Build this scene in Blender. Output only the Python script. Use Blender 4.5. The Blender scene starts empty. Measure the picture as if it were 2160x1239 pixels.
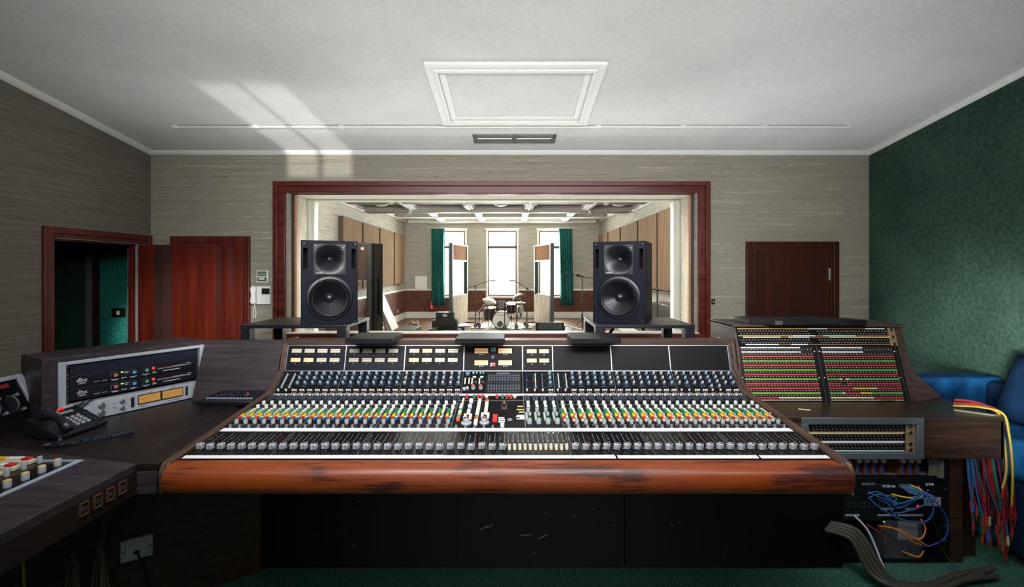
import bpy, math, random
from mathutils import Matrix, Vector
random.seed(7)
R = math.radians
S = bpy.context.scene
COL = S.collection

# ------------------------------------------------------------------ camera, world, lights, exposure
F, CX, HY, CZ = 1000.0, 1080.0, 570.0, 1.62
def P(px, py, Y):
    return Vector(((px - CX) / F * Y, Y, CZ - (py - HY) / F * Y))

cam_d = bpy.data.cameras.new('camera'); cam = bpy.data.objects.new('camera', cam_d); COL.objects.link(cam)
cam_d.sensor_width = 36.0; cam_d.sensor_fit = 'HORIZONTAL'; cam_d.lens = 36.0 * F / 2160.0
cam_d.shift_y = -(1239 / 2 - HY) / 2160.0
cam_d.clip_start = 0.05; cam_d.clip_end = 200
cam.location = (0, 0, CZ); cam.rotation_euler = (R(90), 0, 0)
S.camera = cam

S.view_settings.view_transform = 'Standard'
S.view_settings.look = 'None'
S.view_settings.exposure = 0.0
S.view_settings.gamma = 1.0
S.view_settings.use_curve_mapping = False

w = bpy.data.worlds.new('sky'); S.world = w; w.use_nodes = True
w.node_tree.nodes['Background'].inputs[0].default_value = (0.93, 0.97, 1.0, 1)
w.node_tree.nodes['Background'].inputs[1].default_value = 2.6

def aim(o, d):
    o.rotation_euler = Vector(d).to_track_quat('-Z', 'Y').to_euler()
def area(name, loc, d, sx, sy, power, col=(1, 1, 1), spread=180):
    l = bpy.data.lights.new(name, 'AREA'); l.shape = 'RECTANGLE'; l.size = sx; l.size_y = sy
    l.energy = power; l.color = col; l.spread = R(spread)
    o = bpy.data.objects.new(name, l); COL.objects.link(o); o.location = loc; aim(o, d); return o
def spot(name, loc, target, power, angle, blend, col=(1, 1, 1), rad=0.08):
    l = bpy.data.lights.new(name, 'SPOT'); l.energy = power; l.spot_size = R(angle); l.spot_blend = blend
    l.color = col; l.shadow_soft_size = rad
    o = bpy.data.objects.new(name, l); COL.objects.link(o); o.location = loc
    aim(o, Vector(target) - Vector(loc)); return o

# low sun thrown back up through the rear window (off the ground outside): the slanted patches on the ceiling
sl = bpy.data.lights.new('sun_bounce', 'SUN'); sl.energy = 3.0; sl.angle = R(0.6); sl.color = (1, 0.98, 0.95)
so = bpy.data.objects.new('sun_bounce', sl); COL.objects.link(so); aim(so, (0.075, 1.0, 0.2))
# added area fills, all out of view: ceiling, front wall and carpet
area('ceiling_fill', (0.1, 0.0, 1.95), (0.0, 0.0, 1.0), 2.6, 1.0, 9, (1.0, 0.99, 0.98))
area('front_wash', (0.1, 0.9, 2.38), (0.0, 1.0, -0.28), 3.8, 0.4, 48, (1.0, 0.99, 0.975), 112)
area('hidden_ceiling_fill', (0.5, 3.9, 0.5), (0.0, -0.28, 0.96), 5.6, 0.25, 21, (0.98, 0.99, 1.0), 92)  # added fill hidden behind the console, lifts the ceiling near the front wall
area('rear_low_fill', (0.2, -1.5, 0.5), (0.0, 1.0, -0.13), 1.8, 0.2, 3.4, (1.0, 0.98, 0.95), 28)  # added fill behind the camera for the carpet, no window here
# added fill hidden below the sill lights the control room ceiling through the glass
area('sill_fill', (-0.2, 5.6, 0.72), (0.0, -0.72, 0.70), 4.6, 0.6, 56, (0.97, 0.985, 1.0))
area('rear_fill', (0.2, -1.9, 2.45), (0.0, 0.52, 0.85), 3.5, 1.0, 75, (0.97, 0.985, 1.0))  # added fill behind the camera, aimed at the ceiling and front wall
area('console_fill', (0.0, 1.30, 2.86), (0.0, 0.55, -1.0), 2.2, 0.5, 27, (0.95, 0.97, 1.0), 110)  # added fill above the view, brightens the console; no ceiling fitting
# studio daylight, one per window
for wx in (-1.97, -0.328, 1.40):
    area('studio_window_light', (wx, 16.35, 1.95), (0, -1, -0.12), 0.9, 2.1, 430, (0.97, 0.985, 1.0))
area('studio_near_fill', (-0.4, 6.2, 2.75), (0, 0.5, -1), 4.0, 1.6, 70, (1.0, 0.98, 0.95))  # added studio fill
area('studio_up_fill', (-0.3, 5.45, 2.62), (0, 0.5, 0.87), 4.0, 0.5, 900, (1.0, 0.99, 0.97))  # added fill to brighten the studio ceiling, out of view above the glass
# added spots without fittings, brightening the green wall, lobby wall and open door
spot('right_wall_fill', (1.45, 1.2, 0.92), (3.24, 3.0, 1.13), 620, 31, 1.0, (0.92, 1.0, 0.98), 0.25)
spot('lobby_fill', (-3.55, 3.75, 1.75), (-3.62, 4.68, 0.95), 70, 36, 1.0, (0.95, 1.0, 0.98), 0.05)  # added spot to light the teal lobby wall
spot('door_pool', (0.5, -0.6, 2.3), (-2.75, 4.15, 1.22), 1300, 12, 1.0, (1.0, 0.95, 0.9), 0.12)

# ------------------------------------------------------------------ materials
def lin(c):
    if isinstance(c, str):
        c = c.lstrip('#'); c = [int(c[i:i + 2], 16) / 255 for i in (0, 2, 4)]
        c = [x / 12.92 if x <= 0.04045 else ((x + 0.055) / 1.055) ** 2.4 for x in c]
    return (c[0], c[1], c[2], 1)
MATS = {}
def mat(name, col, rough=0.5, metal=0.0, spec=0.5, emit=None, es=0.0, bump=0, bscale=200, coat=0):
    if name in MATS: return MATS[name]
    m = bpy.data.materials.new(name); m.use_nodes = True; nt = m.node_tree; b = nt.nodes['Principled BSDF']
    b.inputs['Base Color'].default_value = lin(col); b.inputs['Roughness'].default_value = rough
    b.inputs['Metallic'].default_value = metal; b.inputs['Specular IOR Level'].default_value = spec
    if coat: b.inputs['Coat Weight'].default_value = coat; b.inputs['Coat Roughness'].default_value = 0.15
    if emit: b.inputs['Emission Color'].default_value = lin(emit); b.inputs['Emission Strength'].default_value = es
    if bump:
        tc = nt.nodes.new('ShaderNodeTexCoord'); n = nt.nodes.new('ShaderNodeTexNoise'); n.inputs['Scale'].default_value = bscale
        n.inputs['Detail'].default_value = 3
        bp = nt.nodes.new('ShaderNodeBump'); bp.inputs['Strength'].default_value = bump; bp.inputs['Distance'].default_value = 0.004
        nt.links.new(tc.outputs['Object'], n.inputs['Vector']); nt.links.new(n.outputs['Fac'], bp.inputs['Height'])
        nt.links.new(bp.outputs['Normal'], b.inputs['Normal'])
    MATS[name] = m; return m
def tex(name, cols, scale, rough=0.6, detail=4, bump=0.1, dist=0.003, metal=0, spec=0.5, fine=None, finew=0.4, distort=0.0, coat=0, rrange=None):
    """stretched noise -> colour ramp; scale is a 3-vector, cols a list of (pos, colour)"""
    m = bpy.data.materials.new(name); m.use_nodes = True; nt = m.node_tree; b = nt.nodes['Principled BSDF']; L = nt.links.new
    tc = nt.nodes.new('ShaderNodeTexCoord')
    def noise(sc, det, dis=0):
        mp = nt.nodes.new('ShaderNodeMapping'); mp.inputs['Scale'].default_value = sc
        n = nt.nodes.new('ShaderNodeTexNoise'); n.inputs['Scale'].default_value = 1; n.inputs['Detail'].default_value = det
        n.inputs['Distortion'].default_value = dis
        L(tc.outputs['Object'], mp.inputs['Vector']); L(mp.outputs['Vector'], n.inputs['Vector']); return n.outputs['Fac']
    f = noise(scale, detail, distort)
    if fine:
        g = noise(fine, 2); mx = nt.nodes.new('ShaderNodeMix'); mx.data_type = 'FLOAT'; mx.inputs[0].default_value = finew
        L(f, mx.inputs[2]); L(g, mx.inputs[3]); f = mx.outputs[0]
    r = nt.nodes.new('ShaderNodeValToRGB'); e = r.color_ramp.elements
    while len(e) < len(cols): e.new(0.5)
    for el, (p, c) in zip(e, cols): el.position = p; el.color = lin(c)
    L(f, r.inputs['Fac']); L(r.outputs['Color'], b.inputs['Base Color'])
    b.inputs['Roughness'].default_value = rough; b.inputs['Metallic'].default_value = metal; b.inputs['Specular IOR Level'].default_value = spec
    if coat: b.inputs['Coat Weight'].default_value = coat; b.inputs['Coat Roughness'].default_value = 0.2
    if rrange:
        mr = nt.nodes.new('ShaderNodeMapRange'); mr.inputs[3].default_value = rrange[0]; mr.inputs[4].default_value = rrange[1]
        mr.inputs[1].default_value = 0.35; mr.inputs[2].default_value = 0.65
        L(f, mr.inputs[0]); L(mr.outputs[0], b.inputs['Roughness'])
    if bump:
        bp = nt.nodes.new('ShaderNodeBump'); bp.inputs['Strength'].default_value = bump; bp.inputs['Distance'].default_value = dist
        L(f, bp.inputs['Height']); L(bp.outputs['Normal'], b.inputs['Normal'])
    MATS[name] = m; return m
def glass(name, refl=0.005, tint=(0.97, 0.98, 0.965, 1)):
    m = bpy.data.materials.new(name); m.use_nodes = True; nt = m.node_tree; nt.nodes.remove(nt.nodes['Principled BSDF'])
    t = nt.nodes.new('ShaderNodeBsdfTransparent'); t.inputs[0].default_value = tint
    g = nt.nodes.new('ShaderNodeBsdfGlossy'); g.inputs['Roughness'].default_value = 0.02
    lw = nt.nodes.new('ShaderNodeLayerWeight'); lw.inputs[0].default_value = 0.5
    pw = nt.nodes.new('ShaderNodeMath'); pw.operation = 'POWER'; pw.inputs[1].default_value = 5
    fr = nt.nodes.new('ShaderNodeMath'); fr.operation = 'MULTIPLY_ADD'; fr.inputs[1].default_value = 0.5; fr.inputs[2].default_value = refl
    nt.links.new(lw.outputs['Facing'], pw.inputs[0]); nt.links.new(pw.outputs[0], fr.inputs[0])
    mx = nt.nodes.new('ShaderNodeMixShader'); o = nt.nodes['Material Output']; L = nt.links.new
    L(fr.outputs[0], mx.inputs[0]); L(t.outputs[0], mx.inputs[1]); L(g.outputs[0], mx.inputs[2]); L(mx.outputs[0], o.inputs[0])
    MATS[name] = m; return m

GC = [(0.30, '#736d5d'), (0.5, '#958f80'), (0.70, '#aaa492')]
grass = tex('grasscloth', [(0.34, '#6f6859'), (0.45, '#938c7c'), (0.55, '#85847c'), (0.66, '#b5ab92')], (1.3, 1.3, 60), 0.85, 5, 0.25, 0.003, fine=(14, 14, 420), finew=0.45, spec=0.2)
grass_d = tex('grasscloth_dark', [(0.30, '#59544c'), (0.5, '#6d685f'), (0.70, '#7f7a70')], (1.6, 1.6, 95), 0.9, 5, 0.25, 0.003, fine=(14, 14, 420), finew=0.45, spec=0.15)  # darker grasscloth for the left, rear and alcove walls
green_wall = tex('green_felt', [(0.3, '#24382f'), (0.5, '#33493e'), (0.72, '#475e52')], (38, 38, 38), 0.95, 6, 0.5, 0.004, fine=(3, 3, 3), finew=0.35, spec=0.1)
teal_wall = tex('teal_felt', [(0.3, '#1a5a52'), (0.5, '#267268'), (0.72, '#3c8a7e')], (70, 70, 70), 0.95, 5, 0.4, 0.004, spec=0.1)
plaster = tex('plaster', [(0.3, '#c3c4c3'), (0.5, '#cccdcc'), (0.7, '#d3d4d2')], (3, 3, 3), 0.8, 6, 0.35, 0.006, fine=(45, 45, 45), finew=0.5, spec=0.25)
white_paint = mat('white_paint', '#d9d9d6', 0.45)
white_trim = mat('white_trim', '#d4d2cb', 0.5)
carpet = tex('teal_carpet', [(0.3, '#23453d'), (0.5, '#385f54'), (0.7, '#4d7568')], (90, 90, 90), 1.0, 4, 0.8, 0.008, spec=0.05)
stucco = tex('stucco', [(0.3, '#bdb8aa'), (0.5, '#dcd7c9'), (0.7, '#ebe6d8')], (70, 70, 70), 0.9, 4, 1.0, 0.012, spec=0.2)
mahog = tex('mahogany', [(0.3, '#3c130d'), (0.5, '#531c14'), (0.7, '#682820')], (22, 22, 1.6), 0.35, 5, 0.05, 0.002, fine=(120, 120, 6), finew=0.3, rrange=(0.3, 0.45))
mahog_h = tex('mahogany_rail', [(0.3, '#3c130d'), (0.5, '#531c14'), (0.7, '#682820')], (1.6, 22, 22), 0.35, 5, 0.05, 0.002, fine=(6, 120, 120), finew=0.3, rrange=(0.28, 0.42))
door_red = tex('door_veneer', [(0.3, '#3a0e07'), (0.5, '#56190d'), (0.7, '#6a2413')], (30, 30, 1.1), 0.38, 4, 0.03, 0.001, fine=(160, 160, 5), finew=0.35)
door_ghost = tex('door_veneer_ghost', [(0.3, '#2b1815'), (0.5, '#3a221d'), (0.7, '#472b24')], (30, 30, 1.1), 0.45, 4, 0.03, 0.001, fine=(160, 160, 5), finew=0.35)  # paints a see-through double-exposure ghost of the wall into the veneer colour
door_dark = tex('door_dark', [(0.3, '#260b05'), (0.5, '#331007'), (0.7, '#43170c')], (26, 26, 1.1), 0.4, 4, 0.03, 0.001, fine=(150, 150, 5), finew=0.35)
walnut = tex('walnut', [(0.3, '#2b1f19'), (0.5, '#40302a'), (0.72, '#584438')], (4, 45, 45), 0.5, 6, 0.08, 0.002, fine=(14, 180, 180), finew=0.35, distort=0.3)
walnut_v = tex('walnut_side', [(0.3, '#2b1f19'), (0.5, '#443128'), (0.72, '#5d4535')], (45, 4, 30), 0.5, 6, 0.08, 0.002, fine=(180, 14, 120), finew=0.35, distort=0.3)
desk_wood = tex('desk_laminate', [(0.3, '#201b1e'), (0.5, '#30292d'), (0.72, '#443c41')], (3.5, 26, 60), 0.42, 6, 0.06, 0.002, fine=(10, 140, 200), finew=0.35, distort=0.5)
desk_top = tex('desk_top', [(0.3, '#140f0e'), (0.5, '#1e1816'), (0.72, '#2d2521')], (34, 4, 40), 0.42, 6, 0.05, 0.002, spec=0.25, fine=(160, 12, 160), finew=0.35, distort=0.5)
oak_dark = tex('dark_oak', [(0.3, '#1a0f09'), (0.5, '#2e1c12'), (0.72, '#46301f')], (4, 40, 34), 0.5, 6, 0.12, 0.002, fine=(12, 160, 160), finew=0.35, distort=0.6)
armwood = tex('armrest_wood', [(0.34, '#250c06'), (0.43, '#431709'), (0.475, '#702f0d'), (0.62, '#823b12'), (0.8, '#92501f')], (2.2, 9, 7), 0.36, 7, 0.06, 0.002, fine=(5, 120, 120), finew=0.32, distort=0.6, rrange=(0.5, 0.26))
panel_blk = mat('panel_black', '#0c0d10', 0.45, spec=0.14)
panel_navy = mat('panel_blueblack', '#10131b', 0.45, spec=0.18)
black = mat('black_paint', '#0b0b0c', 0.55)
black_wood = tex('black_wood', [(0.3, '#06080f'), (0.5, '#0a0d1a'), (0.7, '#101628')], (60, 60, 3), 0.5, 5, 0.35, 0.002, spec=0.15, fine=(200, 200, 5), finew=0.3)
black_box = tex('black_board', [(0.3, '#0c0c0d'), (0.5, '#121214'), (0.72, '#1e1e21')], (5, 40, 40), 0.55, 5, 0.15, 0.002, spec=0.22)
blk_rubber = mat('black_rubber', '#0e0f12', 0.42)
cone_m = mat('speaker_cone', '#0d0f15', 0.33)
void = mat('void_black', '#030303', 0.9)
alu = mat('aluminium', '#a9adb2', 0.33, 0.9)
alu_p = mat('painted_alu', '#a3aab4', 0.45, 0.2)
knob_gr = mat('knob_grey', '#b0b3b8', 0.35, 0.2)
knob_lt = mat('knob_light', '#cfcfca', 0.4)
steel = mat('steel', '#b8b8b8', 0.25, 1.0)
chrome = mat('chrome', '#d0d0d0', 0.12, 1.0)
brass = mat('brass', '#b08a4e', 0.3, 0.9)
tape_w = mat('white_tape', '#d3d4d6', 0.6)
tape_c = mat('cream_tape', '#cdb994', 0.6)
tape_y = mat('gold_tape', '#bd9a4e', 0.5)
tape_b = mat('brown_tape', '#7b5732', 0.6)
red_p = mat('red_plastic', '#c3272b', 0.4)
green_p = mat('green_plastic', '#0f7a4a', 0.4)
yellow_p = mat('yellow_plastic', '#e0b021', 0.4)
orange_p = mat('orange_plastic', '#e2622a', 0.4)
blue_p = mat('blue_plastic', '#2b6fb4', 0.4)
blue_lt = mat('pale_blue_cap', '#8db4d0', 0.4)
cream_p = mat('cream_plastic', '#d6cfb6', 0.45)
white_p = mat('white_plastic', '#dcdcd8', 0.4)
dark_p = mat('dark_plastic', '#25272d', 0.4)
slate_p = mat('slate_plastic', '#474b55', 0.45)
print_w = mat('print_white', '#c9ccd0', 0.6)
print_g = mat('print_grey', '#7d8288', 0.6)
print_b = mat('print_blue', '#2f6fae', 0.6)
print_r = mat('print_red', '#b44036', 0.6)
meter_f = mat('meter_face', '#c9bfae', 0.5)
meter_on = mat('meter_face_lit', '#d9bf94', 0.5, emit='#f0c58e', es=0.38)
meter_hot = mat('meter_lamp', '#f09048', 0.5, emit='#ff8a3a', es=1.0)
meter_or = mat('meter_amber', '#b98a45', 0.5, emit='#d69a48', es=0.16)
led_r = mat('led_red', '#ff3020', 0.4, emit='#ff2418', es=2.2)
led_g = mat('led_green', '#a0ff30', 0.4, emit='#9cf030', es=1.2)
led_o = mat('lamp_key_red', '#e02818', 0.4, emit='#ff3a18', es=0.7)
velvet = tex('blue_velvet', [(0.3, '#083055'), (0.5, '#0d4672'), (0.7, '#145c90')], (9, 9, 9), 0.75, 6, 0.1, 0.004, spec=0.2)
velvet_d = tex('navy_velvet', [(0.3, '#051930'), (0.5, '#08223f'), (0.7, '#0b2c50')], (9, 9, 9), 0.75, 6, 0.1, 0.004, spec=0.2)
glass_m = glass('window_glass')
gobo_glass = glass('screen_glass')
# studio
st_floor = tex('studio_boards', [(0.3, '#3a2114'), (0.5, '#57351f'), (0.7, '#734a2d')], (18, 0.8, 10), 0.38, 5, 0.05, 0.002, spec=0.3, fine=(90, 3, 30), finew=0.3)
st_paper = tex('studio_paper', [(0.3, '#847e73'), (0.5, '#9c968b'), (0.7, '#aea89c')], (2, 2, 60), 0.85, 4, 0.1, 0.002, spec=0.15)
dado = tex('studio_dado', [(0.3, '#4a2f27'), (0.5, '#5b3a30'), (0.7, '#6a473b')], (8, 8, 8), 0.8, 4, 0.1, 0.002, spec=0.2)
fabric_p = tex('panel_fabric', [(0.3, '#66523f'), (0.5, '#775f4a'), (0.7, '#877059')], (50, 50, 2), 0.95, 4, 0.15, 0.002, spec=0.1)
st_ceil = mat('studio_ceiling_paint', '#d8d5d0', 0.7)
beam_m = mat('studio_beam_paint', '#6f6862', 0.7)
curtain_m = tex('green_curtain', [(0.3, '#154a46'), (0.5, '#1f605b'), (0.7, '#2a746c')], (40, 40, 3), 0.8, 3, 0.1, 0.002, spec=0.2)
ply = tex('plywood', [(0.3, '#6b3f1c'), (0.5, '#86542a'), (0.7, '#9c6a3a')], (40, 40, 4), 0.85, 5, 0.1, 0.002, spec=0.08)
wash = tex('limed_wood', [(0.3, '#7d6a58'), (0.5, '#b3a390'), (0.7, '#d0c4b4')], (24, 24, 2), 0.9, 6, 0.2, 0.003, distort=1, spec=0.08)
gobo_fr = mat('screen_frame', '#3d4444', 0.5)
leafm = mat('leaf_green', '#3e4a22', 0.55)

# ------------------------------------------------------------------ mesh helpers
W = {}
class MB:
    def __init__(s): s.v = []; s.f = []; s.m = []
    def face(s, idx, m=0): s.f.append(tuple(idx)); s.m.append(m)
    def poly(s, pts, m=0):
        b = len(s.v); s.v += [Vector(p) for p in pts]; s.face(range(b, b + len(pts)), m)
    def box(s, x0, x1, y0, y1, z0, z1, m=0, M=None):
        if x0 > x1: x0, x1 = x1, x0
        if y0 > y1: y0, y1 = y1, y0
        if z0 > z1: z0, z1 = z1, z0
        b = len(s.v)
        p = [Vector((x, y, z)) for z in (z0, z1) for y in (y0, y1) for x in (x0, x1)]
        if M: p = [M @ q for q in p]
        s.v += p
        for q in ((0, 2, 3, 1), (4, 5, 7, 6), (0, 1, 5, 4), (2, 6, 7, 3), (0, 4, 6, 2), (1, 3, 7, 5)):
            s.face([b + i for i in q], m)
        return s
    def cyl(s, p0, p1, r0, r1=None, n=12, m=0, caps=True, mc=None):
        p0, p1 = Vector(p0), Vector(p1); r1 = r0 if r1 is None else r1; d = (p1 - p0).normalized()
        u = d.orthogonal().normalized(); v = d.cross(u); b = len(s.v)
        for p, r in ((p0, r0), (p1, r1)):
            for i in range(n):
                a = 2 * math.pi * i / n; s.v.append(p + (u * math.cos(a) + v * math.sin(a)) * r)
        for i in range(n):
            j = (i + 1) % n; s.face((b + i, b + j, b + n + j, b + n + i), m)
        if caps:
            s.face([b + i for i in range(n)][::-1], m); s.face([b + n + i for i in range(n)], m if mc is None else mc)
        return s
    def tube(s, pts, r, n=6, m=0):
        pts = [Vector(p) for p in pts]; b = len(s.v); u = None
        for k, p in enumerate(pts):
            d = (pts[min(k + 1, len(pts) - 1)] - pts[max(k - 1, 0)])
            d = d.normalized() if d.length > 1e-9 else Vector((0, 0, 1))
            if u is None: u = d.orthogonal().normalized()
            u = (u - d * u.dot(d)); u = u.normalized() if u.length > 1e-6 else d.orthogonal().normalized()
            v = d.cross(u); rr = r[k] if isinstance(r, (list, tuple)) else r
            for i in range(n):
                a = 2 * math.pi * i / n; s.v.append(p + (u * math.cos(a) + v * math.sin(a)) * rr)
        for k in range(len(pts) - 1):
            for i in range(n):
                j = (i + 1) % n; s.face((b + k * n + i, b + k * n + j, b + (k + 1) * n + j, b + (k + 1) * n + i), m)
        s.face([b + i for i in range(n)][::-1], m); s.face([b + (len(pts) - 1) * n + i for i in range(n)], m)
        return s
    def lathe(s, prof, n=16, M=None, m=0, ms=None, close=True):
        b = len(s.v)
        for r, h in prof:
            for i in range(n):
                a = 2 * math.pi * i / n; q = Vector((r * math.cos(a), r * math.sin(a), h)); s.v.append(M @ q if M else q)
        for k in range(len(prof) - 1):
            mm = ms[k] if ms else m
            for i in range(n):
                j = (i + 1) % n; s.face((b + k * n + i, b + k * n + j, b + (k + 1) * n + j, b + (k + 1) * n + i), mm)
        if close:
            if prof[0][0] > 1e-5: s.face([b + i for i in range(n)][::-1], ms[0] if ms else m)
            if prof[-1][0] > 1e-5: s.face([b + (len(prof) - 1) * n + i for i in range(n)], ms[-1] if ms else m)
        return s
    def prism(s, poly, axis, a0, a1, m=0, M=None):
        """poly: 2-D points; axis 'x': (y,z), 'y': (x,z), 'z': (x,y)"""
        def q(p, a): return Vector({'x': (a, p[0], p[1]), 'y': (p[0], a, p[1]), 'z': (p[0], p[1], a)}[axis])
        b = len(s.v); n = len(poly)
        for a in (a0, a1):
            for p in poly: s.v.append(M @ q(p, a) if M else q(p, a))
        s.face(range(b, b + n)[::-1] if False else list(range(b, b + n))[::-1], m); s.face(range(b + n, b + 2 * n), m)
        for i in range(n):
            j = (i + 1) % n; s.face((b + i, b + j, b + n + j, b + n + i), m)
        return s
    def sphere(s, c, r, n=12, k=8, m=0, sc=(1, 1, 1)):
        c = Vector(c); prof = [(max(1e-6, math.sin(math.pi * i / k)), -math.cos(math.pi * i / k)) for i in range(k + 1)]
        M = Matrix.Translation(c) @ Matrix.Diagonal((r * sc[0], r * sc[1], r * sc[2], 1))
        return s.lathe(prof, n, M, m, close=False)
    def mesh(s, name, mats, smooth=True, ang=38):
        me = bpy.data.meshes.new(name); me.from_pydata([tuple(v) for v in s.v], [], s.f)
        mats = mats if isinstance(mats, (list, tuple)) else [mats]
        for x in mats: me.materials.append(x)
        me.polygons.foreach_set('material_index', s.m)
        import bmesh
        bm = bmesh.new(); bm.from_mesh(me); bmesh.ops.recalc_face_normals(bm, faces=bm.faces); bm.to_mesh(me); bm.free()
        if smooth:
            me.polygons.foreach_set('use_smooth', [True] * len(me.polygons)); me.set_sharp_from_angle(angle=R(ang))
        me.update(); return me
    def build(s, name, mats, parent=None, world=True, bevel=0, kind=None, smooth=True, label=None):
        """vertices are in world space (world=True) or in the parent's space"""
        if parent is not None and world:
            I = W[parent.name].inverted(); s.v = [I @ v for v in s.v]
        o = bpy.data.objects.new(name, s.mesh(name, mats, smooth)); COL.objects.link(o)
        if parent is not None: o.parent = parent; W[o.name] = W[parent.name].copy()
        else: W[o.name] = Matrix.Identity(4)
        if bevel:
            bv = o.modifiers.new('bevel', 'BEVEL'); bv.width = bevel; bv.segments = 2; bv.limit_method = 'ANGLE'; bv.angle_limit = R(40)
        if kind: o['kind'] = kind
        if label: o['label'] = label
        return o
def inst(me, name, parent, M, label=None):
    """an object sharing mesh me, at world matrix M, child of parent"""
    o = bpy.data.objects.new(name, me); COL.objects.link(o)
    if parent is not None:
        o.parent = parent; o.matrix_local = W[parent.name].inverted() @ M
    else: o.matrix_world = M
    W[o.name] = M.copy()
    if label: o['label'] = label
    return o
def tag(o, label, cat, group=None):
    o['label'] = label; o['category'] = cat
    if group: o['group'] = group
    return o
def thing(name, label, cat, loc=(0, 0, 0), rotz=0.0, group=None):
    o = bpy.data.objects.new(name, None); COL.objects.link(o); o.empty_display_size = 0.05
    o.location = loc; o.rotation_euler = (0, 0, rotz)
    W[o.name] = Matrix.Translation(loc) @ Matrix.Rotation(rotz, 4, 'Z')
    return tag(o, label, cat, group)
def sroot(name, loc=(0, 0, 0)):
    o = bpy.data.objects.new(name, None); COL.objects.link(o); o.location = loc; o['kind'] = 'structure'; o.empty_display_size = 0.05
    W[o.name] = Matrix.Translation(loc); return o
def struct(name, mb, mats, parent=None, **k):
    o = mb.build(name, mats, parent, **k)
    if parent is None: o['kind'] = 'structure'
    return o
def text(s, name, size, M, m, parent, extrude=0.0004, align='CENTER', shear=0, sx=1.0):
    c = bpy.data.curves.new('txt', 'FONT'); c.body = s; c.size = size; c.extrude = extrude; c.align_x = align; c.align_y = 'CENTER'; c.shear = shear
    c.resolution_u = 2
    t = bpy.data.objects.new('txt', c); COL.objects.link(t); bpy.context.view_layer.update()
    me = bpy.data.meshes.new_from_object(t.evaluated_get(bpy.context.evaluated_depsgraph_get()))
    COL.objects.unlink(t); bpy.data.objects.remove(t); bpy.data.curves.remove(c)
    me.materials.clear(); me.materials.append(m); me.transform(Matrix.Diagonal((sx, 1, 1, 1)))
    return inst(me, name, parent, M)
def FR(o, xax, yax):
    """matrix with origin o, local x, y axes; z is their cross product"""
    x = Vector(xax).normalized(); z = x.cross(Vector(yax)).normalized(); y = z.cross(x)
    return Matrix(((x.x, y.x, z.x, o[0]), (x.y, y.y, z.y, o[1]), (x.z, y.z, z.z, o[2]), (0, 0, 0, 1)))
def bez(p0, p1, p2, p3, n=12):
    p = [Vector(q) for q in (p0, p1, p2, p3)]; r = []
    for i in range(n + 1):
        t = i / n; r.append(p[0] * (1 - t) ** 3 + p[1] * 3 * t * (1 - t) ** 2 + p[2] * 3 * t * t * (1 - t) + p[3] * t ** 3)
    return r
def spline(pts, n=8):
    pts = [Vector(p) for p in pts]; q = [pts[0]] + pts + [pts[-1]]; r = []
    for k in range(1, len(q) - 2):
        for i in range(n):
            t = i / n; a, b, c, d = q[k - 1:k + 3]
            r.append(0.5 * ((2 * b) + (c - a) * t + (2 * a - 5 * b + 4 * c - d) * t * t + (3 * b - a - 3 * c + d) * t ** 3))
    r.append(pts[-1]); return r
# ------------------------------------------------------------------ control room shell
YW, XL, XR = 4.3, -3.277, 3.238
CEIL = lambda y: 2.695 + 0.146 * (YW - y)
OX0, OX1, OZ0, OZ1 = -2.02, 1.664, 1.0, 2.33          # opening of the studio window
b = MB()
for (x0, x1, z0, z1) in ((XL - .13, OX0, 0, 3.4), (OX1, 3.6, 0, 3.4), (OX0, OX1, 0, OZ0), (OX0, OX1, OZ1, 3.4)):
    b.box(x0, x1, YW, 4.75, z0, z1, 0)
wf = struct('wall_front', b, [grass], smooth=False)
b = MB()                                              # access panel papered like the wall
b.box(1.79, 2.11, YW - 0.004, YW, 0.85, 1.715)
b.build('panel', [grass], wf)
b = MB()                                              # stucco lining of the window reveal
b.box(OX0 - 0.001, OX0 + 0.012, 4.36, 4.66, OZ0, OZ1); b.box(OX1 - 0.012, OX1 + 0.001, 4.36, 4.66, OZ0, OZ1)
b.box(OX0 + 0.012, OX1 - 0.012, 4.36, 4.66, OZ1 - 0.012, OZ1)
b.build('reveal', [stucco], wf, smooth=False)

# left wall with the doorway
DY0, DY1, DZ = 3.385, 4.20, 1.87
b = MB()
b.box(XL - 0.13, XL, 0.3, DY0, 0, 3.4); b.box(XL - 0.13, XL, DY1, YW, 0, 3.4); b.box(XL - 0.13, XL, DY0, DY1, DZ, 3.4)
b.box(-4.6, XL - 0.13, 0.3, 0.4, 0, 3.6)
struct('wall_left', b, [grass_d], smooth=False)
struct('wall_right', MB().box(XR, XR + 0.12, -2.3, YW, 0, 3.7), [green_wall], smooth=False)
b = MB()                                              # rear wall with the window behind the camera
rx = (-2.53, -2.25, -2.21, -1.94)
b.box(-4.6, rx[0], -2.32, -2.2, 0, 3.8); b.box(rx[3], XR + 0.12, -2.32, -2.2, 0, 3.8)
b.box(rx[0], rx[3], -2.32, -2.2, 0, 1.14); b.box(rx[0], rx[3], -2.32, -2.2, 1.79, 3.8); b.box(rx[1], rx[2], -2.30, -2.22, 1.14, 1.79)
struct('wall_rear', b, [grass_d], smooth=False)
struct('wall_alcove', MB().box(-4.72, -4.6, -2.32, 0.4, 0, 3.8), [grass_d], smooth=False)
struct('floor', MB().box(-4.72, 3.6, -2.32, 4.75, -0.15, 0), [carpet], smooth=False)
cp = [(-2.4, CEIL(-2.4)), (4.32, CEIL(4.32)), (4.32, CEIL(4.32) + 0.2), (-2.4, CEIL(-2.4) + 0.2)]
struct('ceiling', MB().prism(cp, 'x', -4.72, 3.6), [plaster], smooth=False)
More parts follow.
